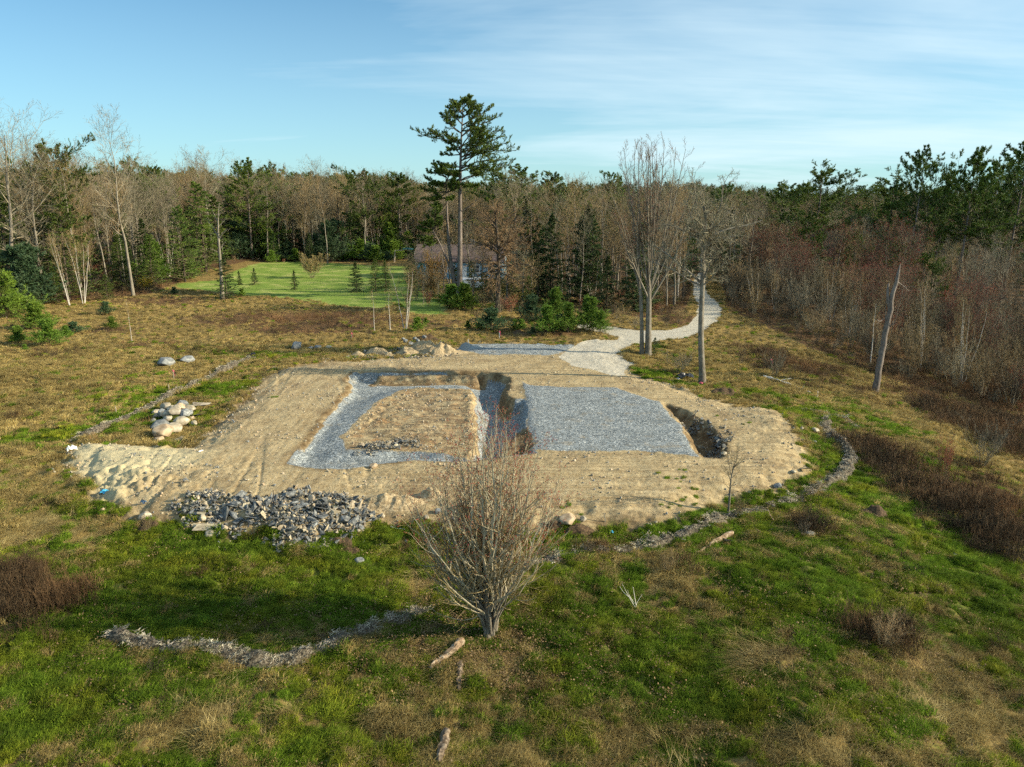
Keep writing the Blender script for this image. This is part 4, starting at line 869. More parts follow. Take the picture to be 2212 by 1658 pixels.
hero_pine()
limbtree('tall_maple', 'tallest leafless maple, twin trunks and fan of red-budded twigs, beside the driveway', Z3, (165, 1272),
    [([(182, 1282), (184, 1100), (187, 950), (185, 870)], .27, .18), ([(148, 1282), (148, 1100), (140, 900), (130, 780)], .18, .10)],
    [([(185, 880), (180, 700), (190, 550), (170, 400), (150, 250), (140, 140)], .10, .014), ([(186, 900), (210, 750), (230, 550), (250, 400), (265, 250), (270, 125)], .10, .014), ([(190, 985), (260, 870), (320, 780), (360, 650), (410, 500), (480, 360)], .09, .013),
     ([(188, 940), (250, 750), (290, 600), (330, 420), (365, 250), (385, 160)], .09, .013), ([(186, 880), (150, 700), (110, 500), (70, 350), (35, 240)], .08, .012), ([(130, 790), (110, 600), (90, 450), (60, 300)], .07, .012), ([(140, 900), (90, 780), (50, 650), (8, 520)], .06, .012),
     ([(146, 1000), (120, 850), (100, 700), (100, 450), (110, 250), (110, 150)], .07, .012), ([(187, 930), (230, 800), (270, 640), (300, 450), (325, 280), (330, 150)], .08, .012), ([(188, 950), (280, 760), (350, 560), (420, 400), (440, 280)], .07, .012), ([(185, 860), (200, 650), (215, 400), (205, 220), (200, 120)], .08, .012)],
    303, [(15, .20, 32, .22, .09, .10, .008, 6), (8, .42, 30, .15, .10, .10, .0065, 4), (4, .5, 30, .2, .1, .1, .005, 3)], 'bark', 'twig', 'bud', 1, 3.6, 1, (.05, .018))
limbtree('lichened_tree', 'slim grey tree with crooked horizontal limbs, standing beside the black plastic heap', Z3, (475, 1425),
    [([(477, 1432), (468, 1250), (466, 1100), (476, 900), (478, 800)], .23, .15), ([(478, 800), (480, 700), (495, 620), (492, 500), (478, 430)], .15, .06)],
    [([(480, 690), (520, 620), (600, 590), (700, 580), (800, 545)], .10, .025), ([(470, 885), (400, 820), (330, 770), (270, 710), (210, 680)], .10, .02), ([(480, 650), (420, 615), (360, 600), (300, 560), (260, 570)], .08, .02), ([(495, 620), (540, 540), (590, 450), (575, 360), (620, 295)], .07, .012),
     ([(480, 720), (540, 640), (560, 560), (640, 480)], .06, .015), ([(492, 520), (470, 450), (460, 400), (480, 360)], .06, .012), ([(470, 900), (380, 860), (290, 790), (180, 770), (130, 740)], .07, .015), ([(480, 700), (430, 560), (400, 500), (390, 440)], .05, .012), ([(485, 660), (600, 640), (680, 620), (740, 640)], .05, .012), ([(478, 780), (520, 720), (560, 640), (590, 620)], .06, .015)],
    305, [(15, .36, 55, .12, .16, .06, .014, 5), (9, .42, 50, .15, .18, .06, .010, 4), (5, .5, 45, .2, .2, .06, .007, 3)], 'bark', 'twig', 'bud', 0, 2.4, 1)
limbtree('spreading_oak', 'wide dark-trunked leafless tree with rusty spreading branches, right of the tall forked pine', Z2, (1236, 1470),
    [([(1236, 1480), (1236, 1320), (1238, 1180), (1240, 1050), (1225, 920), (1215, 800)], .30, .10)],
    [([(1240, 1060), (1300, 1010), (1380, 1000), (1450, 1045)], .13, .03), ([(1240, 1140), (1310, 1080), (1340, 1020), (1370, 940)], .12, .03), ([(1238, 1090), (1160, 1040), (1080, 1010), (1020, 1020)], .11, .03), ([(1238, 1170), (1170, 1130), (1090, 1130), (1040, 1170)], .10, .03), ([(1225, 930), (1290, 870), (1350, 830), (1380, 800)], .09, .02),
     ([(1222, 900), (1160, 850), (1110, 820), (1080, 780)], .09, .02), ([(1240, 1180), (1320, 1170), (1420, 1150), (1500, 1200)], .10, .03), ([(1240, 1100), (1350, 1060), (1450, 950), (1510, 960)], .09, .02), ([(1215, 850), (1240, 790), (1250, 740)], .07, .02), ([(1238, 1020), (1180, 950), (1100, 920), (1040, 930)], .09, .02), ([(1238, 1210), (1320, 1240), (1400, 1290), (1450, 1330)], .08, .02), ([(1238, 1210), (1170, 1200), (1110, 1230), (1070, 1290)], .08, .02), ([(1240, 1000), (1330, 930), (1430, 900), (1480, 870)], .08, .02)],
    307, [(12, .34, 55, .15, .14, .05, .018, 5), (9, .42, 48, .15, .16, .04, .013, 4), (6, .5, 45, .2, .2, .03, .009, 3)], 'bark_dark', 'twig_orange', 'bud_tan', 0, 3.6, 2)
def snag():
    r = np.random.default_rng(309); b = PZ((1408, 1470), Z3); y = b[1]; t = Tree()
    q = sk(Z3, [(1405, 1490), (1420, 1400), (1440, 1300), (1452, 1200), (1470, 1100), (1490, 1010), (1512, 920), (1525, 850), (1547, 788)], y, 0, 16); q += r.normal(0, .035, q.shape); t.wood(col_(q), col_(np.interp(np.linspace(0, 1, 16), [0, .1, .6, .95, 1], [.29, .22, .18, .10, .03])), 12)
    q = sk(Z3, [(1485, 1020), (1474, 980), (1474, 930), (1480, 885)], y, .3, 7); t.wood(col_(q), col_(taper(7, .12, .06)), 8)
    q = [sk(Z3, p, y, d, 7) for p, d in (([(1530, 880), (1560, 900), (1590, 930)], .5), ([(1450, 1080), (1430, 1095), (1415, 1080)], -.4), ([(1480, 1130), (1500, 1110), (1510, 1090)], -.3))]; t.wood(np.stack(q), np.tile(taper(7, .05, .02), (3, 1)), 5)
    pd, rd = child(r, np.stack(q), np.tile(taper(7, .05, .02), (3, 1)), 5, .6, 45, .3, 1, 4, .15, .1, .5, None, .4, rmin=.01); t.wood(pd, rd, 3)
    e = hero('dead_snag', b, t, 'leaning dead trunk broken off into a forked top, rising from the brush on the right'); finish(e, t, 'dead_snag', M['bark_pine'], [M['twig']])
snag()
limbtree('gaunt_tree', 'gaunt pale leaning tree with few broken branches, left of the green lawn', Z1, (1438, 1165),
    [([(1440, 1172), (1437, 1050), (1428, 930), (1420, 820), (1412, 720), (1412, 640), (1420, 545)], .27, .04)],
    [([(1418, 775), (1445, 740), (1478, 708)], .08, .02), ([(1425, 850), (1440, 815), (1462, 795)], .06, .02), ([(1416, 765), (1385, 710), (1350, 660), (1335, 640)], .07, .015), ([(1412, 670), (1395, 630), (1375, 590)], .05, .015), ([(1426, 870), (1390, 850), (1355, 838)], .05, .015), ([(1414, 700), (1440, 670), (1470, 640)], .04, .012), ([(1414, 740), (1390, 735), (1365, 745)], .04, .012), ([(1412, 640), (1430, 600), (1450, 590)], .04, .01)],
    311, [(6, .35, 45, .3, .15, .08, .012, 4), (4, .5, 40, .2, .15, .05, .009, 3)], 'bark_pale', 'twig', 'bud', 0, 1.8, 0)

def fore_maple():
    r = np.random.default_rng(313); b = PZ((712, 1030), B2); y = b[1]; t = Tree(); Ls, Rs = [], []
    tips = [(330, 330), (280, 300), (410, 160), (430, 230), (500, 120), (560, 60), (600, 90), (640, 30), (690, 50), (730, 10), (780, 20), (810, 60), (850, 15), (900, 90), (960, 120), (1010, 200), (1060, 260), (1100, 310), (1080, 400), (350, 440), (400, 540), (1010, 500), (340, 600), (960, 640), (460, 320), (890, 230), (760, 130), (670, 170), (560, 260), (830, 330), (440, 480), (940, 420)]
    for tx, ty in tips[::2] + tips[1::4] + tips[3::8] + [q for q in tips if q[1] < 130] + [(650, 25), (745, 5), (700, 30), (790, 60)]:
        s = r.uniform(-8, 30); m1 = (705 + s + (tx - 712) * .10, 870 + r.uniform(-20, 20)); m2 = (712 + (tx - 712) * (.50 + .12 * r.random()), 870 - (870 - ty) * .48 + abs(tx - 712) * .10)
        dy = r.uniform(-1, 1) * 1.9; m1 = (m1[0] + r.normal(0, 9), m1[1]); m2 = (m2[0] + r.normal(0, 22), m2[1] + r.normal(0, 20)); L = sk(B2, [(712 + r.uniform(-10, 45) * .6, 1015), m1, m2, (tx, ty)], y, dy, 10); L[1:-1] += r.normal(0, .035, (8, 3)); Ls.append(L); h = (1030 - ty) / 1000; Rs.append(taper(10, .062 * (.4 + .7 * h) * r.uniform(.6, 1.25), .004))
    Pm = np.stack(Ls); Rm = np.stack(Rs); t.wood(Pm[:, :4], Rm[:, :4], 6); t.wood(Pm[:, 3:], Rm[:, 3:], 5, True)
    q = sk(B2, [(712, 1045), (714, 980), (708, 900), (700, 820)], y, 0, 6); t.wood(col_(q), col_(np.array([.15, .12, .11, .10, .08, .05])), 8)
    q = sk(B2, [(745, 1010), (752, 960), (765, 880), (775, 800)], y + .25, 0, 6); t.wood(col_(q), col_(np.array([.10, .08, .07, .06, .05, .04])), 8)
    p1, r1 = child(r, Pm, Rm, 12, .32, 40, .12, .98, 7, .13, .11, .6, lambda u: 1.3 - .9 * u, .35, rmin=.0045); t.wood(p1, r1, 4, True)
    p2, r2 = child(r, p1, r1, 7, .42, 36, .15, 1, 4, .14, .12, .6, None, .4, rmin=.0033); t.wood(p2, r2, 3, True, 2)
    p3, r3 = child(r, p2, r2, 2, .5, 30, .2, 1, 3, .08, .1, .6, None, .5, rmin=.0026); t.wood(p3, r3, 3, True, 2)
    hi = p3[:, -1, 2] > b[2] + 3.0; V, F = tufts(r, p3[hi], 2, .045, .02, .8, .5); t.leaf(V, F)
    hi = p2[:, -1, 2] > b[2] + 3.0; V, F = tufts(r, p2[hi], 1, .04, .02, .8, .5); t.leaf(V, F)
    e = hero('vase_maple', b, t, 'leafless vase-shaped young maple with red buds in the nearest grass', 'tree'); finish(e, t, 'vase_maple', M['bark'], [M['twig_pale'], M['bud'], M['twig_brown']])
fore_maple()

# ------------------------------------------------------------------ single plants, from their own place and height
TK = [conifer(240, 10, .27, cb=.05, n1=110, n2=12, nt=14, droop=.0, rag=.3, mt='pine', nl=.16, nw=.05, name='hemlock', shape=lambda u: (1.05 - u) ** .6 * .9, r0=.16), conifer(241, 10, .22, cb=.08, n1=110, n2=12, nt=14, rag=.35, mt='pine', nl=.16, nw=.05, name='hemlock', shape=lambda u: (1.05 - u) ** .6 * .9, r0=.16)]
def put(name, t, H, u, v, hpx, label, cat='tree', group=None, rz=None, wide=1.0):
    p = P(u, v); s = hpx * mpx(p[1]) / H
    if name == 'young_pine': s *= 1.02; wide *= 1.28
    e = plant(name, t, tuple(p), label, cat, group, s, rz); e.scale = (s * wide, s * wide, s); return e
Y_ = 'young_pine'
for q in [
    (Y_, TP[0], 4, 14, 688, 84, 'bright green pine cut by the left frame edge', 1.1), (Y_, TP[1], 4, 60, 664, 116, 'large bluish bushy pine at the far left edge of the meadow', 1.0), (Y_, TP[0], 4, 80, 711, 50, 'green bushy pine in front of the large bluish pine on the left', 1.2), (Y_, TP[2], 4, 107, 746, 48, 'round dark green pine furthest forward in the left meadow', 1.1),
    (Y_, TP[0], 4, 143, 729, 22, 'small yellow-green pine beside the round dark pine', 1), (Y_, TP[1], 4, 160, 720, 20, 'low wide bluish pine bush in the left meadow', 1.6), (Y_, TP[2], 4, 40, 742, 32, 'small pine at the frame edge left of the round dark pine', 1.1), (Y_, TP[0], 4, 55, 760, 14, 'tiny pine seedling in front of the left pines', 1),
    (Y_, TP[1], 4, 230, 679, 24, 'small blue-green pine on the grassy rise in the left meadow', 1), (Y_, TP[2], 4, 243, 712, 24, 'small sparse pine left of the lone thin birch', 1), (Y_, TP[0], 4, 407, 603, 36, 'round green pine under the wood left of the gaunt tree', 1.2), (Y_, TP[2], 4, 523, 643, 15, 'tiny pine at the corner of the lawn', 1), (Y_, TP[1], 4, 377, 638, 14, 'tiny dark pine on the meadow left of the gaunt tree', 1),
    (Y_, TP[2], 4, 902, 717, 26, 'small dense pine right of the white birch clump', 1), (Y_, TP[0], 4, 920, 700, 12, 'tiny pale pine behind the small dense pine', 1), (Y_, TP[0], 4, 1011, 711, 14, 'tiny pine left of the dark bushy pine', 1), (Y_, TP[1], 4, 1062, 714, 42, 'dark bushy pine in front of the wide rusty tree', 1.25), (Y_, TP[0], 4, 1036, 712, 20, 'small pine touching the left side of the dark bushy pine', 1.1),
    (Y_, TP[0], 4, 1112, 713, 20, 'left one of two little pines right of the dark bushy pine', 1), (Y_, TP[2], 4, 1126, 714, 20, 'right one of two little pines right of the dark bushy pine', 1), (Y_, TP[1], 4, 1149, 695, 50, 'pale bluish pine behind the row of young pines', .85), (Y_, TP[2], 4, 1182, 722, 52, 'round young pine nearest the gravel heap', .95),
    (Y_, TP[0], 4, 1199, 692, 60, 'tall young pine behind the round young pine', .8), (Y_, TP[2], 4, 1227, 719, 56, 'upright young pine in the middle of the row by the driveway', .75), (Y_, TP[1], 4, 1208, 714, 30, 'low dark pine between the round and the upright young pines', 1.0), (Y_, TP[0], 4, 1274, 713, 62, 'tallest young pine beside the bend of the driveway', .95), (Y_, TP[2], 4, 1297, 718, 40, 'slim young pine at the edge of the driveway', .8),
    (Y_, TP[0], 4, 1004, 668, 48, 'bright green young pine right of the forked pine base', 1.1), (Y_, TP[2], 4, 975, 664, 42, 'bushy pine hiding the foot of the tall forked pine', 1.2), (Y_, TP[1], 4, 1150, 722, 14, 'tiny dark pine left of the round young pine', 1.1),
    ('small_spruce', TS[2], 9, 1413, 767, 38, 'small yellowish spruce at the foot of the twin-trunked maple', 1.4), ('small_spruce', TS[0], 9, 550, 616, 36, 'dark small spruce on the left part of the lawn', 1.2), ('small_spruce', TS[1], 9, 518, 616, 30, 'slim small spruce at the left margin of the lawn', 1.3), ('small_spruce', TS[1], 9, 637, 627, 42, 'thin open young spruce in the middle of the lawn', 1.3),
    ('spruce', TS[2], 9, 770, 631, 64, 'pointed dark spruce at the right side of the lawn', 1.35), ('spruce', TK[0], 10, 812, 631, 70, 'broad dark evergreen beside the pointed lawn spruce', 1.1), ('spruce', TK[1], 10, 834, 630, 64, 'right half of the pair of broad dark evergreens by the lawn', 1.2), ('spruce', TS[0], 9, 891, 610, 68, 'narrow dark spruce at the left corner of the house', 1.3),
    ('spruce', TS[2], 9, 490, 646, 92, 'ragged dark spruce right behind the gaunt pale tree', 1.3), ('spruce', TK[0], 10, 233, 650, 55, 'wide dark evergreen at the back of the left meadow', 1.3), ('spruce', TK[1], 10, 125, 657, 78, 'dark evergreen between the bluish pine and the wood', 1.1), ('spruce', TK[0], 10, 8, 690, 125, 'tall dark evergreen cut by the left frame edge', 1.0),
    ('hemlock', TK[0], 10, 150, 650, 235, 'large rounded dark evergreen in the left wood', 1.05), ('hemlock', TK[1], 10, 30, 655, 245, 'dark ragged evergreen leftmost in the left wood', 1.3), ('hemlock', TK[1], 10, 445, 588, 185, 'tall dark evergreen behind the gaunt pale tree', 1.3), ('hemlock', TK[0], 10, 400, 608, 155, 'leaning-looking mid-green evergreen above the round pine', 1.1), ('hemlock', TK[1], 10, 475, 578, 150, 'dark evergreen right of the gaunt tree top', 1.2), ('hemlock', TK[0], 10, 330, 620, 110, 'short dark evergreen inside the left wood', 1.2), ('hemlock', TK[1], 10, 265, 630, 120, 'broad shadowy evergreen inside the left wood', 1.2),
    ('spruce', TS[1], 9, 560, 560, 85, 'pointed dark spruce behind the left end of the lawn', 1.4), ('spruce', TS[0], 9, 586, 562, 70, 'short dark spruce behind the earth bank by the lawn', 1.4),
    ('spruce', TS[0], 9, 1162, 652, 165, 'leftmost spire-topped spruce of the group behind the rusty tree', 1.1), ('spruce', TS[2], 9, 1189, 650, 182, 'tall spire-topped spruce behind the young pines', 1.0), ('spruce', TS[1], 9, 1255, 655, 182, 'left one of two twin spires behind the driveway bend', 1.2), ('spruce', TS[2], 9, 1279, 656, 185, 'right one of two twin spires behind the driveway bend', .9), ('spruce', TS[0], 9, 1310, 665, 110, 'dark spruce low in the thicket behind the driveway', 1.2), ('spruce', TS[2], 9, 1210, 660, 70, 'short spruce in the shade behind the young pines', 1.3),
    ('white_pine', TW[0], 20, 1745, 590, 205, 'lone rounded pine standing above the right wood', 1.3), ('white_pine', TW[2], 20, 1955, 640, 280, 'left one of the huge dark pines on the right', .9), ('white_pine', TW[1], 20, 2062, 645, 290, 'middle one of the huge dark pines on the right', .9), ('white_pine', TW[2], 20, 2165, 645, 300, 'rightmost tall one of the huge dark pines', .9), ('white_pine', TW[0], 20, 2010, 630, 240, 'shorter pine between the left and middle huge pines', .9), ('white_pine', TW[0], 20, 2115, 630, 260, 'shorter pine between the middle and rightmost huge pines', .9), ('white_pine', TW[1], 20, 2222, 640, 290, 'huge dark pine cut by the right frame edge', .9), ('white_pine', TW[1], 20, 1905, 620, 210, 'outlying pine left of the huge dark pines', 1.2),
    ('white_pine', TW[2], 20, 545, 560, 188, 'bright bushy pine top above the wood behind the lawn', 1.2), ('white_pine', TW[0], 20, 140, 640, 300, 'flat-topped pine rising behind the left wood', .9), ('white_pine', TW[2], 20, 1113, 575, 190, 'wide dark pine above the wood right of the forked pine', 1.5), ('white_pine', TW[1], 20, 1322, 620, 220, 'thin pine with tufted top left of the twin-trunked maple', .9), ('white_pine', TW[0], 20, 795, 560, 175, 'pointed pine above the wood behind the lawn', 1.1), ('white_pine', TW[1], 20, 865, 558, 165, 'ragged pine above the wood left of the forked pine', 1.2),
    ('white_pine', TW[0], 20, 1675, 560, 150, 'small-crowned pine on the right skyline', 1.4), ('white_pine', TW[2], 20, 1560, 556, 140, 'pine with wide crown right behind the driveway end', 1.2), ('white_pine', TW[1], 20, 1190, 560, 168, 'pair-topped pine on the middle skyline', 1.2),
    ('bare_tree', TB[0], 15, 288, 640, 338, 'tallest leafless tree on the left skyline with domed crown', 1.0), ('bare_tree', TB[5], 15, 45, 660, 350, 'broad-crowned leafless tree filling the upper left corner of the wood', 1.15), ('bare_tree', TB[2], 15, 178, 645, 290, 'leafless tree with long pale slanting limbs in the left wood', 1.1), ('bare_tree', TB[5], 15, 98, 655, 262, 'pale spreading leafless tree at the front of the left wood', 1.1),
    ('bare_tree', TB[3], 15, 708, 570, 185, 'cluster-trunked pale leafless tree behind the round lawn shrub', 1.0), ('bare_tree', TB[0], 15, 790, 565, 170, 'pale leafless tree behind the lawn left of the house', 1.0),
    ('red_maple', TR[0], 9, 1803, 652, 158, 'reddest budding maple standing in the brush on the right', 1.1), ('red_maple', TR[2], 9, 1720, 620, 110, 'small reddish maple left of the reddest maple', 1.3), ('red_maple', TR[1], 9, 1925, 690, 175, 'reddish leafless maple behind the broken dead trunk', 1.1), ('bare_tree', TB[5], 15, 1617, 600, 140, 'white-limbed leafless tree bending over the brush by the driveway', 1.3),
    ('birch', TBi[0], 8, 875, 712, 132, 'birch clump with several white stems behind the gravel heap', 1.1), ('birch', TBi[2], 8, 809, 716, 92, 'single thin birch left of the white birch clump', .8), ('birch', TBi[2], 8, 843, 714, 92, 'slanting thin birch just left of the white birch clump', 1.1), ('birch', TBi[2], 8, 285, 737, 95, 'lone thin white birch in the left meadow', .6), ('birch', TBi[1], 8, 152, 660, 150, 'white birch clump at the front of the left wood', .8), ('birch', TBi[0], 8, 180, 658, 140, 'pinkish-twigged birch clump beside the white clump on the left', .9), ('birch', TBi[3], 8, 2080, 830, 190, 'birch clump with many pale stems in the right thicket', .9), ('birch', TBi[1], 8, 1990, 800, 190, 'pale birch stems just right of the broken dead trunk', .8), ('birch', TBi[2], 8, 1880, 790, 150, 'single white birch stem left of the broken dead trunk', .8),
    ('yellow_shrub', TG[0], 2.6, 318, 629, 34, 'golden yellow flowering shrub at the foot of the left wood', 1.0), ('round_shrub', TG[1], 3.2, 674, 601, 52, 'round pale budding shrub at the far side of the lawn', .95), ('golden_tree', TG[2], 2.6, 945, 625, 80, 'orange-tinged budding bush in front of the house', 1.0), ('golden_tree', TG[2], 2.6, 925, 640, 60, 'lower rusty-gold bush left of the forked pine', 1.2),
    ('bare_shrub', TH[1], 3.6, 1467, 806, 48, 'wide leafless shrub left of the slim lichened tree', 1.6), ('bare_shrub', TH[1], 3.6, 1672, 815, 62, 'light grey leafless shrub above the fallen white branch', 1.0), ('bare_shrub', TH[0], 3.6, 1600, 790, 45, 'thin leafless sapling shrub right of the slim lichened tree', .9), ('bare_shrub', TH[3], 3.6, 2037, 1040, 95, 'dark slender leafless shrub on the right slope', .5), ('bare_shrub', TH[1], 3.6, 2120, 1010, 110, 'greyish wide leafless shrub on the right slope', 1.0),
    ('brown_bush', TH[0], 3.6, 1440, 1240, 60, 'dense brown bush on the grass below the right mulch berm', 1.2), ('brown_bush', TH[0], 3.6, 1592, 1120, 45, 'low brown bush at the foot of the foreground sapling', 1.3), ('brown_bush', TH[2], 3.6, 1735, 1160, 45, 'brown brush tuft beside the grey stone', 1.2), ('brown_bush', TH[0], 3.6, 1905, 1400, 90, 'largest brown bush low on the right slope', 1.4), ('brown_bush', TH[2], 3.6, 1275, 1195, 32, 'brown brush along the berm right of the vase-shaped maple', 1.4), ('brown_bush', TH[0], 3.6, 320, 1150, 40, 'small brown root tangle on the grass below the sandy corner', 1.2)]:
    nm, t_, H_, u, v, h, lab, wd = q; put(nm, t_, H_, u, v, h, lab, 'shrub' if 'shrub' in nm or 'bush' in nm else 'tree', None, None, wd)
for k, (u, v, h) in enumerate([(588, 567, 22), (622, 564, 34), (640, 566, 24), (696, 562, 28), (715, 562, 40), (757, 563, 30), (784, 562, 38), (800, 565, 34), (812, 566, 30), (853, 562, 34), (838, 566, 20), (740, 563, 22)]):
    put(Y_, TP[k % 3], 4, u, v, h, 'young pine in the row along the far edge of the lawn', 'tree', 'young pines lining the far edge of the lawn', None, 1.1)

# foreground sapling, pale dead twig
limbtree('sapling', 'thin leafless sapling standing on the right mulch berm', Z6, (738, 1015),
    [([(735, 1025), (745, 930), (750, 840), (757, 760), (775, 700)], .055, .025)],
    [([(757, 770), (745, 700), (730, 640), (700, 590)], .016, .004), ([(775, 700), (800, 640), (805, 570)], .016, .004), ([(770, 710), (810, 680), (850, 640)], .016, .004), ([(752, 800), (735, 740), (715, 700)], .012, .004), ([(765, 730), (780, 650), (770, 590)], .012, .004), ([(750, 850), (700, 800), (660, 790)], .012, .003), ([(755, 780), (800, 740), (850, 730)], .012, .003)],
    321, [(7, .4, 40, .15, .12, .08, .0045, 4), (5, .5, 38, .2, .15, .05, .0035, 3)], 'bark', 'twig_brown', 'bud', 0, .8, 1)
def dead_twig():
    t = Tree(); b = PZ((118, 1625), Z6); y = b[1]
    L = np.stack([sk(Z6, p, y, d, 7) for p, d in (([(135, 1630), (140, 1590), (160, 1560), (180, 1530)], .1), ([(140, 1600), (130, 1540), (120, 1480)], -.1), ([(135, 1615), (100, 1560), (70, 1500), (50, 1460)], .2), ([(130, 1590), (90, 1530), (85, 1500)], -.2), ([(110, 1560), (60, 1520), (35, 1480)], .3))])
    t.wood(L, np.tile(taper(7, .013, .004), (5, 1)), 4)
    e = hero('dead_twig', b, t, 'small bleached dead branching twig upright in the green grass', 'branch'); finish(e, t, 'dead_twig', M['bone'], [M['bone']])
dead_twig()

for u, v, h, k in [(1050, 650, 58, 1), (1020, 633, 66, 0), (1075, 640, 70, 1), (912, 622, 50, 1)]:
    put('spruce', TK[k], 10, u, v, h, 'dark evergreen in the shade around the house front', 'tree', 'dark evergreens around the house front', None, 1.3)
SCR = np.random.default_rng(55)
for u, v, h, k in [(905, 628, 95, 0), (930, 618, 120, 2), (958, 630, 105, 1), (972, 612, 130, 3), (1022, 640, 110, 0), (1040, 622, 125, 4), (1062, 640, 100, 2), (1095, 650, 115, 5), (1110, 630, 130, 1), (1130, 655, 110, 0), (885, 640, 80, 4), (1080, 610, 120, 3), (948, 655, 70, 1), (915, 655, 65, 0), (1150, 662, 100, 2), (1015, 605, 120, 5)]:
    put('bare_tree', TB[k], 15, u, v, h, 'small leafless tree screening the house around the forked pine', 'tree', 'small leafless trees before the house', None, 1.5)
for u, v, h, k in [(900, 650, 34, 0), (925, 662, 30, 3), (950, 660, 36, 0), (1020, 665, 40, 1), (1045, 672, 42, 0), (1080, 676, 46, 1), (1100, 682, 40, 3), (1125, 690, 36, 0), (880, 660, 30, 2), (1060, 655, 40, 2), (1030, 690, 22, 0), (1340, 700, 40, 0), (1370, 712, 30, 1), (1440, 705, 34, 2), (1465, 700, 36, 0), (1330, 690, 45, 2)]:
    put('bare_shrub', TH[k], 3.6, u, v, h, 'leafless brush shrub between the forked pine and the driveway', 'shrub', 'leafless brush between the pine and the driveway', None, 1.2)
for u, v, h, k in [(985, 640, 60, 1), (1042, 652, 62, 0), (1075, 662, 55, 1), (895, 628, 55, 0), (1140, 668, 70, 0), (1100, 640, 85, 1)]:
    put('spruce', TK[k], 10, u, v, h, 'dark evergreen in the shade around the house front', 'tree', 'dark evergreens around the house front', None, 1.2)
# ------------------------------------------------------------------ stones
def ico(sub):
    import bmesh
    bm = bmesh.new(); bmesh.ops.create_icosphere(bm, subdivisions=sub, radius=1); V = np.array([v.co[:] for v in bm.verts]); F = np.array([[v.index for v in f.verts] for f in bm.faces]); bm.free(); return V, F
def noise3(V, sc, s): return (vn(V[:, 0] / sc + V[:, 2] / sc * .7, V[:, 1] / sc - V[:, 2] / sc * .9, s) + vn(V[:, 1] / sc + 3.3, V[:, 2] / sc - V[:, 0] / sc * .5, s + 1)) * .5
def boulder_mesh(seed, m, sub=4):
    r = np.random.default_rng(seed); V, F = ico(sub); V = V * (1 + .20 * noise3(V, .9, seed) + .07 * noise3(V, .35, seed + 5) + .02 * noise3(V, .12, seed + 8))[:, None]
    for _ in range(9):      # a few worn planes
        d = nrm(r.normal(0, 1, 3)); h = r.uniform(.58, .88); k = V @ d - h; V = V - np.where(k > 0, k * .93, 0)[:, None] * d
    return new_mesh('boulder', V, F, [m], None, True)
def slab_mesh(seed, m, flat_=.35):
    import bmesh
    r = np.random.default_rng(seed); bm = bmesh.new(); n_ = int(r.integers(9, 15)); q = r.uniform(-1, 1, (n_, 3)); q = q / np.maximum(.6, np.abs(q).max(1, keepdims=True)) * r.uniform(.75, 1, (n_, 1)); q[:, 2] *= flat_ * r.uniform(.7, 1.3)
    for p in q: bm.verts.new(p)
    g = bmesh.ops.convex_hull(bm, input=bm.verts); bmesh.ops.delete(bm, geom=[v for v in bm.verts if not v.link_faces], context='VERTS')
    bmesh.ops.bevel(bm, geom=bm.edges[:], offset=.035, segments=1, affect='EDGES')
    me = bpy.data.meshes.new('slab'); bm.to_mesh(me); bm.free(); me.materials.append(m); return me
BO = {k: [boulder_mesh(400 + 10 * i + j, M[k]) for j in range(3)] for i, k in enumerate(('boulder_cream', 'boulder_grey', 'boulder_peach'))}
SL = {k: [slab_mesh(500 + 20 * i + j, M[k], f) for j, f in enumerate((.3, .5, .22, .7, .4))] for i, k in enumerate(('slate', 'tanrock'))}
rs = np.random.default_rng(77)
def stone(name, me, u, v, wpx, hpx, label, cat='boulder', group=None, rz=None, tilt=.15, sink=.3, dz=0.0, dep=None):
    p = P(u, v + hpx * .35); k = mpx(p[1]); w = wpx * k / 2; h = hpx * k * .95 / 2
    d_ = (w * rs.uniform(.75, 1.0)) if dep is None else dep
    o = obj(name, me, None, (p[0], p[1], p[2] + h * (1 - sink) + dz)); hh = max(h * 1.1, (.62 if name == 'boulder' else .2) * w); o.scale = (w, d_, hh); o.rotation_euler = (rs.normal(0, tilt), rs.normal(0, tilt), rs.uniform(-.5, .5) if rz is None else rz)
    return tag(o, label, cat, group)
G_ = 'boulders heaped on the grass left of the pad'
def v4(x, y): q = zz([(x, y)], *Z4)[0]; return q
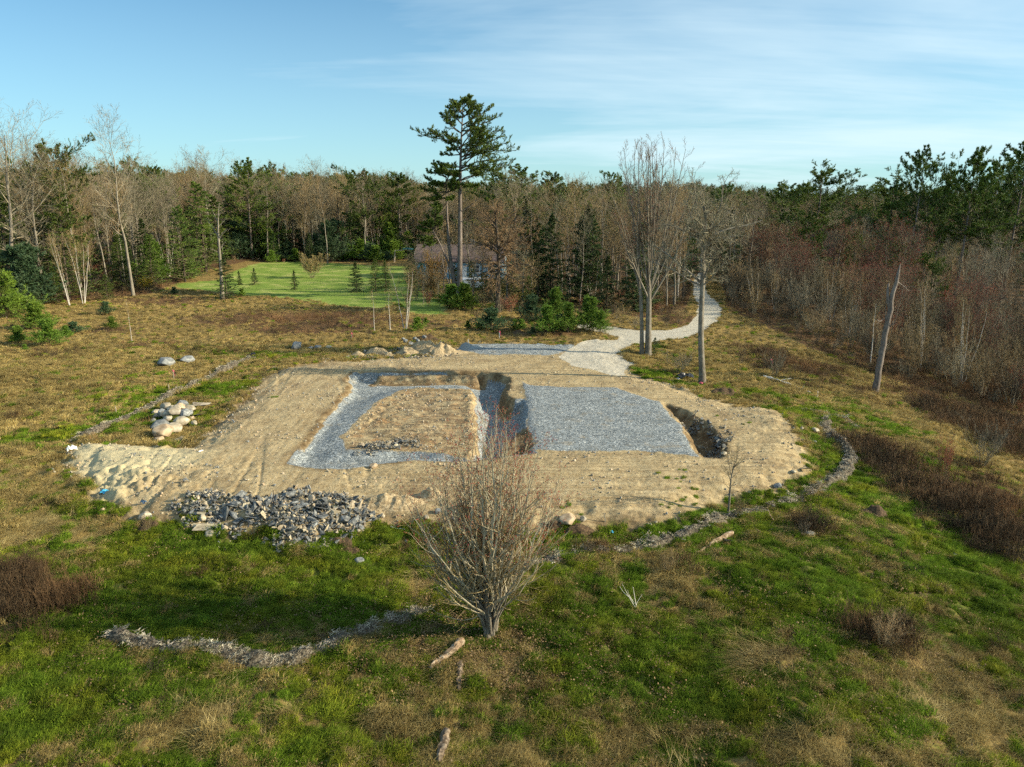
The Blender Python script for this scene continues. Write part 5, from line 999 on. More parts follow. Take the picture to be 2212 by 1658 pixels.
bl_list = [(855, 518, 68, 42, 'g', 'round grey boulder at the top right of the heap', .0), (745, 545, 64, 44, 'c', 'rounded white boulder at the top of the heap', .1), (690, 572, 60, 34, 'c', None, 0), (780, 570, 60, 34, 'c', None, .12), (840, 558, 70, 42, 'p', 'tan boulder between the grey and white ones high in the heap', .12), (900, 548, 68, 44, 'c', 'blocky cream boulder under the round grey one', .0),
    (682, 602, 44, 36, 'c', None, 0), (722, 602, 56, 44, 'g', None, .15), (822, 580, 50, 30, 'c', None, .2), (898, 582, 44, 34, 'g', None, .05), (742, 614, 60, 34, 'c', None, .2), (806, 612, 84, 50, 'c', 'wide cream boulder in the middle of the heap', .25), (870, 602, 62, 52, 'g', 'upright pale grey boulder right of the heap middle', .1), (925, 640, 36, 28, 'c', None, 0), (912, 612, 50, 26, 'p', None, 0),
    (705, 650, 100, 50, 'g', 'dark grey flat boulder on the left of the heap', 0), (845, 640, 82, 46, 'c', None, .08), (800, 674, 98, 60, 'c', 'big cream boulder at the front of the heap', 0), (735, 696, 124, 86, 'p', 'biggest peach-coloured boulder at the front of the heap', 0), (850, 742, 40, 30, 'c', 'small cream stone lying in front of the heap', 0), (708, 742, 64, 32, 'p', 'low tan stone under the biggest peach boulder', 0), (815, 756, 34, 14, 'c', None, 0), (760, 640, 50, 34, 'c', None, .15), (772, 585, 40, 30, 'g', None, .15), (660, 625, 36, 26, 'g', None, 0)]
for i, (x, y, w, h, c, lab, dz) in enumerate(bl_list):
    q = v4(x, y); me = BO[{'c': 'boulder_cream', 'g': 'boulder_grey', 'p': 'boulder_peach'}[c]][i % 3]
    stone('boulder', me, q[0], q[1], w / 2.55, h / 2.6, lab or ('small ' + {'c': 'cream', 'g': 'grey', 'p': 'tan'}[c] + ' boulder wedged in the heap left of the dirt pad'), 'boulder', G_, dz=dz * 1.7)
q = v4(980, 512); stone('stone_slab', SL['tanrock'][0], q[0], q[1], 48, 13, 'long flat tan slab lying behind the boulder heap', 'slab', None, .15, .03)
q = v4(945, 587); stone('stone_slab', SL['slate'][2], q[0], q[1], 28, 12, 'dark tilted slab leaning on the right of the boulder heap', 'slab', None, -.3, .25)
q = v4(1465, 279); stone('stone_slab', SL['tanrock'][2], q[0], q[1], 27, 7, 'pale flat slab on the rear left rim of the dirt pad', 'slab', None, 0, .03)
for x, y, w, h, c, lab in [(750, 248, 108, 50, 'g', 'wide pale boulder in the meadow left of the dark one'), (884, 228, 92, 40, 'g', 'dark flattened boulder in the left meadow'), (1592, 142, 80, 66, 'g', 'largest dark round boulder behind the pad, left of the soil heap'), (1682, 158, 42, 26, 'g', 'small dark boulder touching the middle of the rear boulders'), (1727, 152, 52, 42, 'g', 'bluish boulder in the row behind the pad'), (1800, 152, 46, 28, 'c', 'light pointed boulder nearest the soil heap'),
    (438, 538, 22, 12, 'c', 'small white stone on the left mulch berm'), (1790, 222, 18, 12, 'c', 'small pale stone on the rear rim of the pad'), (1030, 1360, 84, 38, 'c', 'pale oval boulder on the grass below the rubble'), (2145, 1240, 32, 34, 'c', 'round cream stone at the right end of the rubble'), (1990, 1338, 30, 26, 'c', 'small tan stone by the brown root mass'), (1995, 1535, 76, 34, 'g', 'dark grey stone half sunk in the green grass'), (1490, 1415, 30, 24, 'g', 'small grey stone below the rubble'), (985, 1258, 44, 52, 'c', 'upright white boulder at the left foot of the rubble'), (605, 1243, 96, 26, 'c', 'flat pale stone on the grass left of the rubble'), (340, 1225, 34, 22, 'p', 'small tan stone left of the flat pale stone')]:
    q = v4(x, y); stone('boulder', BO[{'c': 'boulder_cream', 'g': 'boulder_grey', 'p': 'boulder_peach'}[c]][int(rs.integers(0, 3))], q[0], q[1], w / 3, h / 3, lab, 'boulder')
q = v4(1015, 1312); stone('stone_slab', SL['tanrock'][2], q[0], q[1], 66, 17, 'largest flat brown slab at the foot of the rubble', 'slab', None, 0, .05)
for x, y, w, h, c, lab in [(1265, 1135, 68, 36, 'c', 'grey-white rounded stone alone in the grass right of the sapling'), (1300, 485, 54, 36, 'c', 'tan boulder on the green strip right of the pad'), (1207, 492, 30, 22, 'c', 'pale stone on the right rim of the pad'), (1322, 600, 30, 18, 'c', 'white stone beside the grey pair on the green strip'), (1290, 565, 36, 26, 'g', 'grey stone of the pair on the green strip'), (1115, 868, 34, 24, 'c', 'pale stone at the corner of the pad by the mulch'), (1060, 825, 66, 30, 'g', 'grey flat stone at the front right corner of the pad'), (1160, 735, 40, 20, 'c', 'flat pale stone on the front right rim of the pad'), (710, 617, 36, 26, 'c', 'round white stone at the end of the trench'), (2195, 1275, 44, 24, 'g', 'dark bluish stone far down the right slope'), (528, 1015, 30, 16, 'c', 'small white stone on the grass by the sapling'), (268, 1068, 24, 14, 'c', 'small pale stone on the grass in front of the pad'), (1120, 328, 28, 16, 'p', 'small tan stone at the upper right edge of the pad')]:
    q = zz([(x, y)], *Z6)[0]; stone('boulder', BO[{'c': 'boulder_cream', 'g': 'boulder_grey', 'p': 'boulder_peach'}[c]][int(rs.integers(0, 3))], q[0], q[1], w / 3, h / 3, lab, 'boulder')
q = zz([(1240, 715)], *Z6)[0]; stone('stone_slab', SL['tanrock'][0], q[0], q[1], 30, 15, 'tilted flat tan slab on the front right rim of the pad', 'slab', None, -.6, .25)
for x, y, w, h, c, lab in [(1690, 1272, 125, 50, 'p', 'large half-buried tan boulder in front of the pad'), (1785, 1262, 50, 40, 'c', 'round cream boulder right of the half-buried tan one'), (847, 1212, 48, 36, 'g', 'grey boulder behind the vase-shaped maple'), (775, 1252, 34, 32, 'c', 'pale boulder left of the grey one behind the maple'), (485, 1243, 34, 34, 'c', 'cream boulder at the top of the slope near the maple'), (640, 1410, 30, 30, 'c', 'small white stone on the grass left of the maple'), (430, 920, 60, 26, 'p', 'flat tan stone on the near rim of the pit')]:
    q = zz([(x, y)], *Z5)[0]; stone('boulder', BO[{'c': 'boulder_cream', 'g': 'boulder_grey', 'p': 'boulder_peach'}[c]][int(rs.integers(0, 3))], q[0], q[1], w / 3, h / 3, lab, 'boulder')
for x, y, w, h, lab in [(1075, 220, 60, 52, 'pale leaning boulder crowning the rear soil heap'), (990, 262, 60, 52, 'light boulder beside the crowning one on the rear heap'), (955, 235, 50, 40, 'small boulder behind the light one on the rear heap'), (835, 268, 66, 44, 'tan boulder at the left of the rear heap stones'), (805, 240, 54, 30, 'grey boulder furthest left on the rear heap stones')]:
    q = zz([(x, y)], *D1)[0]; stone('boulder', BO['boulder_grey'][int(rs.integers(0, 3))], q[0], q[1], w / 6, h / 6, lab, 'boulder', dz=.35)

# broken slate in front of the pad: the larger pieces one by one, the chips as a mass
RK = zz([(800, 1200), (1000, 1130), (1450, 1110), (1750, 1115), (1980, 1130), (2080, 1250), (2050, 1300), (1850, 1310), (1760, 1370), (1500, 1380), (1380, 1300), (1150, 1290), (950, 1260)], *Z4)
def inpoly(poly, n_, seed):
    r = np.random.default_rng(seed); lo, hi = poly.min(0), poly.max(0); out = []
    while len(out) < n_:
        q = lo + (hi - lo) * r.random(2)
        if sdpoly(np.array([q[0]]), np.array([q[1]]), poly, 50)[0] > 0: out.append(q)
    return out
def rockfield(poly, n_, seed, smin, smax, label, group, lift=.1, up=0.0):
    r = np.random.default_rng(seed)
    for q in inpoly(poly, n_, seed + 1):
        k = 'slate' if r.random() < .6 else 'tanrock'; p = P(q[0], q[1]); s = smin + (smax - smin) * r.random() ** 2.2
        o = obj('broken_rock', SL[k][int(r.integers(0, 5))], None, (p[0], p[1], p[2] + lift * s + up * r.random())); o.scale = (s, s * r.uniform(.5, .85), s * r.uniform(.6, 1)); o.rotation_euler = (r.normal(0, .45), r.normal(0, .45), r.uniform(0, 6.28))
        tag(o, ('blue-grey ' if k == 'slate' else 'tan ') + label, 'rock', group)
rockfield(RK, 210, 601, .08, .36, 'angular broken slab lying in the rubble before the pad', 'broken slabs in the front rubble', .15, .06)
HP = zz([(150, 400), (330, 330), (620, 330), (850, 280), (1050, 250), (1300, 230), (1350, 300), (1500, 400), (1200, 430), (700, 420), (300, 440)], *D1)
rockfield(HP, 46, 603, .10, .32, 'angular rock lying on the rear soil heap', 'rocks on the rear soil heap', .4, .3)
MP = zz([(150, 1600), (350, 1570), (700, 1540), (900, 1560), (850, 1640), (400, 1660)], *D1)
rockfield(MP, 40, 605, .07, .22, 'angular rock in the small rubble ridge on the pit mound', 'rocks on the pit mound', .4, .15)
TP_ = zz([(520, 375), (640, 440), (720, 545), (735, 600), (690, 620), (620, 540), (560, 450), (480, 400)], *Z6)
rockfield(TP_, 44, 607, .08, .26, 'angular rock tumbled into the trench right of the garage bed', 'rocks in the curved trench', .4, .1)
def stonestuff(name, poly, n_, seed, s0, s1, label, up=.1):
    r = np.random.default_rng(seed); pr = [proto('chip_stone', SL['slate'][i]) for i in range(4)] + [proto('chip_stone', SL['tanrock'][i]) for i in range(3)]
    W_ = fl(poly, -.1); lo, hi = W_.min(0) - .5, W_.max(0) + .5; q = lo + (hi - lo) * r.random((n_ * 4, 2)); q = q[sdpoly(q[:, 0], q[:, 1], W_) + fbm(q[:, 0], q[:, 1], .9, 2, seed) * 1.4 + r.normal(0, .15, len(q)) > 0][:n_]; m_ = len(q); s = s0 + (s1 - s0) * r.random(m_) ** 2
    return tag(scatter(name, pr, np.stack([q[:, 0], q[:, 1], Hfun(q[:, 0], q[:, 1]) + s * .3 + up * r.random(m_)], 1), r.uniform(-.6, 6, (m_, 3)) * np.array([.2, .2, 1]), np.stack([s, s * .8, s * .8], 1), r.integers(0, 7, m_)), label, 'rubble', kind='stuff')
stonestuff('rubble', RK, 2900, 611, .03, .14, 'small blue grey slate chips filling the rubble before the pad', .05)
stonestuff('heap_gravel', HP, 1500, 612, .03, .12, 'small stones covering the rear soil heap', .1)
stonestuff('trench_rubble', TP_, 900, 613, .02, .09, 'small stones tumbled in the curved trench')
stonestuff('ridge_rubble', MP, 900, 614, .02, .08, 'small stones of the rubble ridge on the pit mound')
def pebbles():
    r = np.random.default_rng(620); pr = [proto('pebble', boulder_mesh(620 + i, M[k], 2)) for i, k in enumerate(('boulder_cream', 'tanrock', 'tanrock', 'boulder_peach', 'boulder_grey'))]
    n_ = 60000; lo, hi = PAD.min(0), PAD.max(0); q = lo + (hi - lo) * r.random((n_, 2)); z = zones(q[:, 0], q[:, 1])
    k = (sdpoly(q[:, 0], q[:, 1], PAD) > -.9) & (z['grav'] < .2) & (z['road'] < .2) & ((fbm(q[:, 0], q[:, 1], 1.6, 3, 91) + .25 * (z['sd'] < 1.4) + .3 * (np.abs(z['mo']) < .4) + .2 * (z['mo'] > 0) + r.normal(0, .25, n_)) > .12); q = q[k]; m_ = len(q); s = .012 + .075 * r.random(m_) ** 7
    tag(scatter('pebbles', pr, np.stack([q[:, 0], q[:, 1], Hfun(q[:, 0], q[:, 1]) + s * .3], 1), r.uniform(0, 6.28, (m_, 3)), np.stack([s, s * .8, s * .6], 1), r.integers(0, 5, m_)), 'loose pebbles and small stones strewn over the bare earth pad', 'pebbles', kind='stuff')
pebbles()

# ------------------------------------------------------------------ heaps
def heap(name, bumps, m, label, cat, rough=.12, seed=1, res=.11):
    """soil heap: bumps = (x, y, rx, ry, h)"""
    B_ = np.array(bumps); x0, x1 = (B_[:, 0] - 2.2 * B_[:, 2]).min(), (B_[:, 0] + 2.2 * B_[:, 2]).max(); y0, y1 = (B_[:, 1] - 2.2 * B_[:, 3]).min(), (B_[:, 1] + 2.2 * B_[:, 3]).max()
    X, Y = np.meshgrid(np.arange(x0, x1, res), np.arange(y0, y1, res)); x, y = X.ravel(), Y.ravel(); h = np.zeros(x.shape)
    for a, b, rx, ry, hh in bumps: h = np.maximum(h, hh * np.exp(-(((x - a) / rx) ** 2 + ((y - b) / ry) ** 2) ** .9))
    h = h * (1 + .5 * fbm(x, y, .6, 3, seed)) + rough * fbm(x, y, .35, 3, seed + 3) * ss(.02, .2, h) - .07
    z = Hfun(x, y) + h; n_, m_ = X.shape; i = np.arange(n_ * m_).reshape(n_, m_); F = np.stack([i[:-1, :-1], i[:-1, 1:], i[1:, 1:], i[1:, :-1]], -1).reshape(-1, 4); F = F[(h[F] > -.03).any(1)]; u, inv = np.unique(F, return_inverse=True)
    c = B_[:, :2].mean(0); cz = float(Hfun(c[:1], c[1:2])[0]); V = np.stack([x, y, z], 1)[u] - np.array([c[0], c[1], cz])
    return tag(obj(name, new_mesh(name, V, inv.reshape(-1, 4), [m], None, True), None, (c[0], c[1], cz)), label, cat)
def hb(Z, x, y, rxpx, h, ryf=.8):
    p = PZ((x, y), Z); rx = rxpx / Z[2] * .7373 * mpx(p[1]); return (p[0], p[1], rx, rx * ryf, h)
heap('soil_heap', [hb(D1, 1300, 380, 190, 1.15, .6), hb(D1, 1080, 370, 200, 1.0, .6), hb(D1, 860, 400, 150, .65, .6)], M['dirtpile'], 'larger heap of grey-tan excavated soil behind the pit, topped with boulders', 'heap', seed=11)
heap('soil_heap', [hb(D1, 460, 395, 130, .75, .6), hb(D1, 220, 420, 90, .45, .6), hb(D1, 620, 420, 80, .35, .6)], M['dirtpile'], 'smaller dark soil heap left of the boulder-topped heap', 'heap', seed=12)
heap('brush_heap', [hb(D1, 1120, 205, 150, .5, .5)], M['darksoil'], 'dark tangle of roots behind the boulder-topped heap', 'heap', .2, 13)
heap('gravel_heap', [hb(D1, 1620, 320, 85, .75, .7), hb(D1, 1750, 300, 80, .3, .7)], M['greyheap'], 'blue-grey gravel heap beside the boulder-topped soil heap', 'heap', .04, 14)
heap('mulch_heap', [hb(D2, 430, 285, 65, .35, .6)], M['darksoil'], 'small dark mound in front of the young pine row', 'heap', .06, 15)
heap('root_clump', [hb(Z4, 1900, 1440, 95, .38, .7)], M['darksoil'], 'dark brown root mass on the grass right below the rubble', 'root mass', .16, 16, .05)
heap('sod_clump', [hb(Z6, 700, 235, 85, .5, .6)], M['darksoil'], 'dark sod mound behind the right end of the trench', 'sod mound', .14, 17, .07)
heap('sod_clump', [hb(Z5, 1760, 1350, 80, .4, .6), hb(Z5, 1600, 1310, 60, .3, .6)], M['darksoil'], 'broken sod clump beside the half-buried tan boulder', 'sod mound', .12, 18, .05)
heap('sod_clump', [hb(Z6, 1690, 1015, 90, .45, .6)], M['darksoil'], 'dark earthy hump in the grass on the right slope', 'sod mound', .10, 19, .05)
heap('sod_clump', [hb(Z4, 620, 1310, 80, .32, .6)], M['darksoil'], 'brown uprooted clump on the grass below the flat pale stone', 'sod mound', .14, 22, .05)
heap('earth_bank', [hb(Z5, 560, 1160, 170, .42, .4), hb(Z5, 800, 1110, 90, .35, .5), hb(Z5, 1100, 1190, 140, .3, .5)], M['dirtpile'], 'crumbled earth bank at the front of the pad behind the maple', 'earth bank', .12, 20, .06)

# ------------------------------------------------------------------ bark mulch berms
CH = [proto('wood_chip', blades(700 + i, 22, .15, .06, .20, .040, 1.4, M['chips'], lay=.6)) for i in range(3)]
def berm(path, label, hw=.42, h=.32, seed=1):
    pts = np.array([P(u, v, False)[:2] for u, v in path]); d = np.concatenate([[0], np.cumsum(np.linalg.norm(np.diff(pts, axis=0), axis=1))]); s = np.arange(0, d[-1], .10)
    c = np.stack([np.interp(s, d, pts[:, i]) for i in (0, 1)], 1)
    for _ in range(6): c[1:-1] = (c[:-2] + 2 * c[1:-1] + c[2:]) / 4
    T = np.gradient(c, axis=0); T /= np.linalg.norm(T, axis=1, keepdims=True); Nn = np.stack([-T[:, 1], T[:, 0]], 1)
    wv = hw * (1 + .35 * vn(s * .7, s * 0, seed) + .3 * vn(s * 2.1, s * 0 + 9, seed)); hv = h * np.clip(.85 + .9 * vn(s * .45, s * 0 + 4, seed) + .3 * vn(s * 1.7, s * 0 + 2, seed), .65, 1.4) * ss(0, .6, s) * ss(0, .6, s[-1] - s); k = np.linspace(-1, 1, 13); o = c[:, None] + Nn[:, None] * (wv[:, None] * k)[..., None]
    x, y = o[..., 0].ravel(), o[..., 1].ravel(); pr = (hv[:, None] * (1 - k ** 2) ** .8 - .05).ravel() + .07 * fbm(x, y, .22, 3, seed + 2)
    z = Hfun(x, y) + pr; n_, m_ = len(c), 13; i = np.arange(n_ * m_).reshape(n_, m_); F = np.stack([i[:-1, :-1], i[1:, :-1], i[1:, 1:], i[:-1, 1:]], -1).reshape(-1, 4)
    b = np.array([c[n_ // 2, 0], c[n_ // 2, 1], float(Hfun(c[n_ // 2, :1], c[n_ // 2, 1:])[0])]); e = empty('mulch_berm', tuple(b)); tag(e, label, 'mulch berm')
    obj('mulch_body', new_mesh('mulch_body', np.stack([x, y, z], 1) - b, F, [M['mulch']], None, True), e)
    r = np.random.default_rng(seed); q = int(d[-1] * hw * 2 * 26); j = r.integers(0, n_, q); kk = np.clip(r.normal(0, .55, q), -1.25, 1.25)
    cx, cy = c[j, 0] + Nn[j, 0] * wv[j] * kk, c[j, 1] + Nn[j, 1] * wv[j] * kk; cz = Hfun(cx, cy) + np.maximum(0, hv[j] * (1 - np.minimum(1, kk ** 2)) ** .8) - .01
    t = r.uniform(.5, 1.5, (q, 1)) * np.ones((q, 3)); sc = r.uniform(.6, 1.2, (q, 1)) * np.ones((q, 3))
    ch = scatter('wood_chips', CH, np.stack([cx, cy, cz], 1) - b, np.stack([r.normal(0, .25, q), r.normal(0, .25, q), r.uniform(0, 6.28, q)], 1), sc, r.integers(0, 3, q), t, e); ch['kind'] = 'stuff'
berm([(548, 772), (500, 795), (440, 822), (380, 850), (330, 876), (280, 902), (220, 930), (165, 950), (158, 962)], 'long straight mulch berm running along the left of the pad', .34, .27, 31)
berm([(232, 1372), (262, 1388), (310, 1400), (370, 1408), (420, 1400), (470, 1408), (530, 1428), (600, 1434), (670, 1415), (740, 1390), (800, 1362), (850, 1338), (905, 1325), (950, 1318)], 'curved mulch berm crossing the near grass left of the maple', .36, .28, 32)
berm([(1090, 1240), (1180, 1215), (1260, 1198), (1330, 1192), (1400, 1180), (1470, 1165), (1510, 1150), (1560, 1125), (1610, 1108), (1680, 1095), (1730, 1078), (1780, 1058), (1822, 1030), (1838, 1000), (1830, 975), (1800, 950), (1780, 925), (1790, 908)], 'long winding mulch berm curling round the right of the pad', .36, .26, 33)
berm([(1720, 884), (1760, 888), (1800, 898), (1835, 912), (1860, 930)], 'short stony mulch berm behind the winding berm', .3, .18, 34)

# ------------------------------------------------------------------ dead wood
def log(name, Z, pts, r0, r1, m, label, cat='log', n_=14, lift=1.1, seed=1, twigs=0, ragged=.2, side_=9):
    r = np.random.default_rng(seed); w = np.array([PZ(p, Z) for p in pts]); q = bez(w, n_); rr = taper(n_, r0, r1) * (1 + r.uniform(-ragged, ragged, n_) * .35); q[:, 2] = Hfun(q[:, 0], q[:, 1], True) * .5 + q[:, 2] * .5 + rr * lift; rr[0] *= .8; rr[-1] *= .45
    q[1:-1] += r.normal(0, r0 * .06, (n_ - 2, 3)); b = q[0].copy(); mb = MB(); V, F = tubes(col_(q - b), col_(rr), side_); V += r.normal(0, r0 * .13, V.shape); mb.add(V, [F])
    for end, idx in ((0, range(side_)), (1, range(len(V) - side_, len(V)))):
        c = V[list(idx)].mean(0); Vc = np.concatenate([V[list(idx)], [c]]); mb.add(Vc, [[[i, (i + 1) % side_, side_] for i in range(side_)]])
    if twigs:
        p1, r1_ = child(r, col_(q - b), col_(rr), twigs, .22, 55, .2, .95, 5, .15, .08, .5, None, .3, rmin=.006); V, F = tubes(p1, r1_, 4); mb.add(V, [F]); p2, r2 = child(r, p1, r1_, 3, .4, 45, .2, 1, 3, .15, 0, .5, None, .4, rmin=.004); V, F = tubes(p2, r2, 3); mb.add(V, [F])
    return tag(obj(name, mb.mesh(name, [m]), None, tuple(b)), label, cat)
log('rotten_log', B2, [(590, 1065), (540, 1110), (480, 1150), (435, 1190)], .13, .07, M['deadwood'], 'bright split rotten log on the grass below the maple', seed=1, ragged=.3)
log('rotten_log', B2, [(580, 1165), (575, 1230), (572, 1300)], .10, .06, M['deadwood_brown'], 'short brown rotten log below the bright split log', seed=2, ragged=.3)
log('rotten_log', B2, [(515, 1500), (495, 1570), (475, 1655)], .12, .09, M['deadwood_brown'], 'grey-brown rotten log at the bottom edge of the picture', seed=3, ragged=.3)
log('fallen_branch', Z3, [(805, 1395), (880, 1415), (960, 1440), (1060, 1478)], .09, .03, M['bone'], 'fallen white branch lying on the right slope by the brush', 'branch', seed=4, twigs=6)
log('fallen_branch', Z6, [(760, 1155), (690, 1185), (620, 1215), (560, 1260), (495, 1295)], .11, .04, M['deadwood'], 'broken pale log lying below the berm near the brown bush', 'branch', seed=5, twigs=3, ragged=.3)
log('fallen_branch', Z6, [(1175, 1025), (1110, 1035), (1040, 1050), (1000, 1100), (970, 1150), (870, 1170)], .055, .02, M['deadwood'], 'crooked dead branch lying right of the broken pale log', 'branch', seed=6, twigs=4)
log('fallen_branch', Z6, [(1005, 1015), (950, 1035), (880, 1055)], .05, .02, M['deadwood'], 'short split branch lying against the winding berm', 'branch', seed=7, twigs=0)
log('fallen_branch', Z5, [(2025, 1320), (1980, 1340), (1935, 1330)], .03, .012, M['bone'], 'small curved white stick beside the blue scrap', 'branch', seed=8, twigs=2)
log('fallen_branch', Z6, [(1310, 200), (1320, 230), (1312, 258)], .04, .02, M['bone'], 'small bleached stick upright at the end of the white branch', 'branch', seed=9, twigs=2)
log('fallen_branch', B1, [(1390, 1035), (1480, 1030), (1600, 1020), (1700, 1005)], .03, .015, M['deadwood_brown'], 'long thin stick lying along the near left berm', 'branch', seed=10)
log('fallen_branch', B1, [(910, 1045), (960, 1035), (1030, 1045)], .03, .015, M['deadwood'], 'short pale stick lying behind the near left berm', 'branch', seed=11)
log('fallen_branch', B2, [(700, 1000), (640, 1015), (580, 1030), (530, 1050)], .04, .015, M['deadwood_brown'], 'dark root-like stick at the foot of the vase-shaped maple', 'branch', seed=12, twigs=2)
log('white_pipe', D3, [(1130, 322), (1190, 325), (1262, 326)], .03, .03, M['white_plastic'], 'thin white pipe lying on the slate rubble', 'pipe', seed=13, ragged=0)
log('white_pipe', Z5, [(540, 1315), (590, 1328), (645, 1340)], .03, .03, M['white_plastic'], 'pale blue-white pipe on the slope left of the maple', 'pipe', seed=14, ragged=0)
log('white_pipe', Z4, [(955, 830), (985, 822)], .03, .03, M['white_plastic'], 'tiny white offcut lying on the left of the dirt pad', 'pipe', n_=4, seed=15, ragged=0)

# ------------------------------------------------------------------ stakes, scraps
def stake(Z, x, y, hpx, label, flag=None, m='stake', r_=.022, lean=0.0):
    p = PZ((x, y), Z); h = hpx / Z[2] * .7373 * mpx(p[1]); e = empty('survey_stake', tuple(p)); tag(e, label, 'stake'); mb = MB(); mb.box((0, 0, h / 2 - .05), (r_ * 2, r_ * 1.4, h + .1)); mb.box((0, 0, h + .004), (r_ * 1.4, r_ * 1.0, .012)); o = obj('stake_post', mb.mesh('stake_post', [M[m]]), e); e.rotation_euler = (0, lean, 0)
    if flag:
        V = []; k = 9
        for i in range(k):
            t = i / (k - 1); V += [(r_ + .14 * t + .02 * math.sin(t * 6), .03 * math.sin(t * 5), h * .92 - .30 * t * t), (r_ + .10 * t, .03 * math.cos(t * 4), h * .92 - .10 - .34 * t * t)]
        F = [[2 * i, 2 * i + 1, 2 * i + 3, 2 * i + 2] for i in range(k - 1)]; g = MB(); g.add(V, [F]); g.box((0, 0, h * .9), (r_ * 2.6, r_ * 2.2, .10)); obj('ribbon', g.mesh('ribbon', [M[flag]]), e)
stake(Z4, 795, 362, 68, 'stake with pink ribbon in the left meadow near the boulders', 'pink'); stake(Z4, 1152, 305, 48, 'bare wooden stake furthest along the left berm'); stake(Z4, 1030, 335, 30, 'thin stake in the middle of the left berm'); stake(Z4, 422, 585, 52, 'thin stake by the white stone on the left berm'); stake(Z4, 765, 440, 40, 'thin stake behind the boulder heap')
stake(D1, 135, 190, 80, 'pink-tipped stake in the meadow behind the pad', 'pink'); stake(D1, 2048, 195, 105, 'white and pink stake in front of the young pines', 'pink', 'white_plastic'); stake(D1, 1645, 290, 95, 'white stake standing on the gravel heap', None, 'white_plastic'); stake(D1, 1910, 590, 115, 'thin dark rod at the rear right corner of the pit', None, 'steel', .012, .05)
stake(D3, 1118, 320, 155, 'thin dark rod standing in the slate rubble', None, 'steel', .010); stake(Z5, 1932, 1282, 62, 'leaning wooden stake at the front foot of the pad', None, 'stake', .022, -.15); stake(D2, 1115, 990, 80, 'left thin dark rod standing in the garage gravel', None, 'steel', .008); stake(D2, 1357, 1000, 60, 'right thin dark rod standing in the garage gravel', None, 'steel', .008); stake(D2, 1333, 872, 50, 'short dark rod at the rear edge of the garage gravel', None, 'steel', .012)
stake(Z6, 1012, 60, 50, 'pink ribbon stake at the edge of the right brush', 'pink', 'stake', .012)
def scrap(name, Z, x, y, wpx, hpx, m, label, seed, cat='scrap'):
    r = np.random.default_rng(seed); p = PZ((x, y), Z); k = .7373 / Z[2] * mpx(p[1]); w = wpx * k / 2; h = hpx * k; n_ = 12; X, Y = np.meshgrid(np.linspace(-1, 1, n_), np.linspace(-1, 1, n_)); x_, y_ = X.ravel(), Y.ravel()
    rr = np.maximum(0, 1 - (x_ ** 2 + y_ ** 2) * .5); z = h * (.25 + .75 * rr * (.5 + .6 * (fbm(x_, y_, .6, 3, seed) + .4))); z = np.maximum(z, .01); x_ = x_ * (1 + .3 * fbm(y_, x_, .8, 2, seed + 1)); y_ = y_ * (1 + .3 * fbm(x_, y_, .8, 2, seed + 2))
    V = np.stack([x_ * w, y_ * w * .7, z], 1); i = np.arange(n_ * n_).reshape(n_, n_); F = np.stack([i[:-1, :-1], i[:-1, 1:], i[1:, 1:], i[1:, :-1]], -1).reshape(-1, 4)
    o = obj(name, new_mesh(name, V, F, [m]), None, tuple(p)); o.rotation_euler = (0, 0, r.uniform(0, 3)); return tag(o, label, cat)
scrap('plastic_tarp', Z4, 345, 1095, 54, 26, M['blue_rag'], 'crumpled bright blue plastic on the sandy front left corner', 1, 'tarp'); scrap('plastic_scrap', Z4, 130, 830, 60, 60, M['white_plastic'], 'crumpled white sheet at the left tip of the sand', 2); scrap('plastic_tarp', Z6, 455, 135, 90, 48, M['black_plastic'], 'crumpled black plastic heap left of the slim lichened tree', 3, 'tarp')
scrap('ribbon_scrap', Z6, 560, 175, 26, 26, M['pink'], 'red-pink ribbon scrap at the foot of the slim lichened tree', 4); scrap('plastic_scrap', Z6, 412, 142, 22, 18, M['white_plastic'], 'white scrap beside the black plastic heap', 5); scrap('plastic_scrap', Z5, 1970, 1355, 32, 22, M['blue_rag'], 'small blue scrap on the grass in front of the pad', 6); scrap('plastic_scrap', Z4, 1310, 205, 42, 28, M['black_plastic'], 'small black bag at the rear end of the left berm', 7)
scrap('plastic_scrap', Z4, 50, 463, 26, 10, M['teal_plastic'], 'pale green scrap in the left meadow', 8); scrap('plastic_scrap', Z6, 2195, 1275, 30, 20, M['navy_plastic'], 'navy scrap far down the right slope', 9); scrap('plastic_scrap', Z4, 600, 1170, 44, 40, M['navy_plastic'], 'dark blue scrap at the left end of the rubble', 10); scrap('plastic_scrap', Z4, 870, 1020, 36, 24, M['slate'], 'dark debris piece on the sandy track', 11, 'debris')

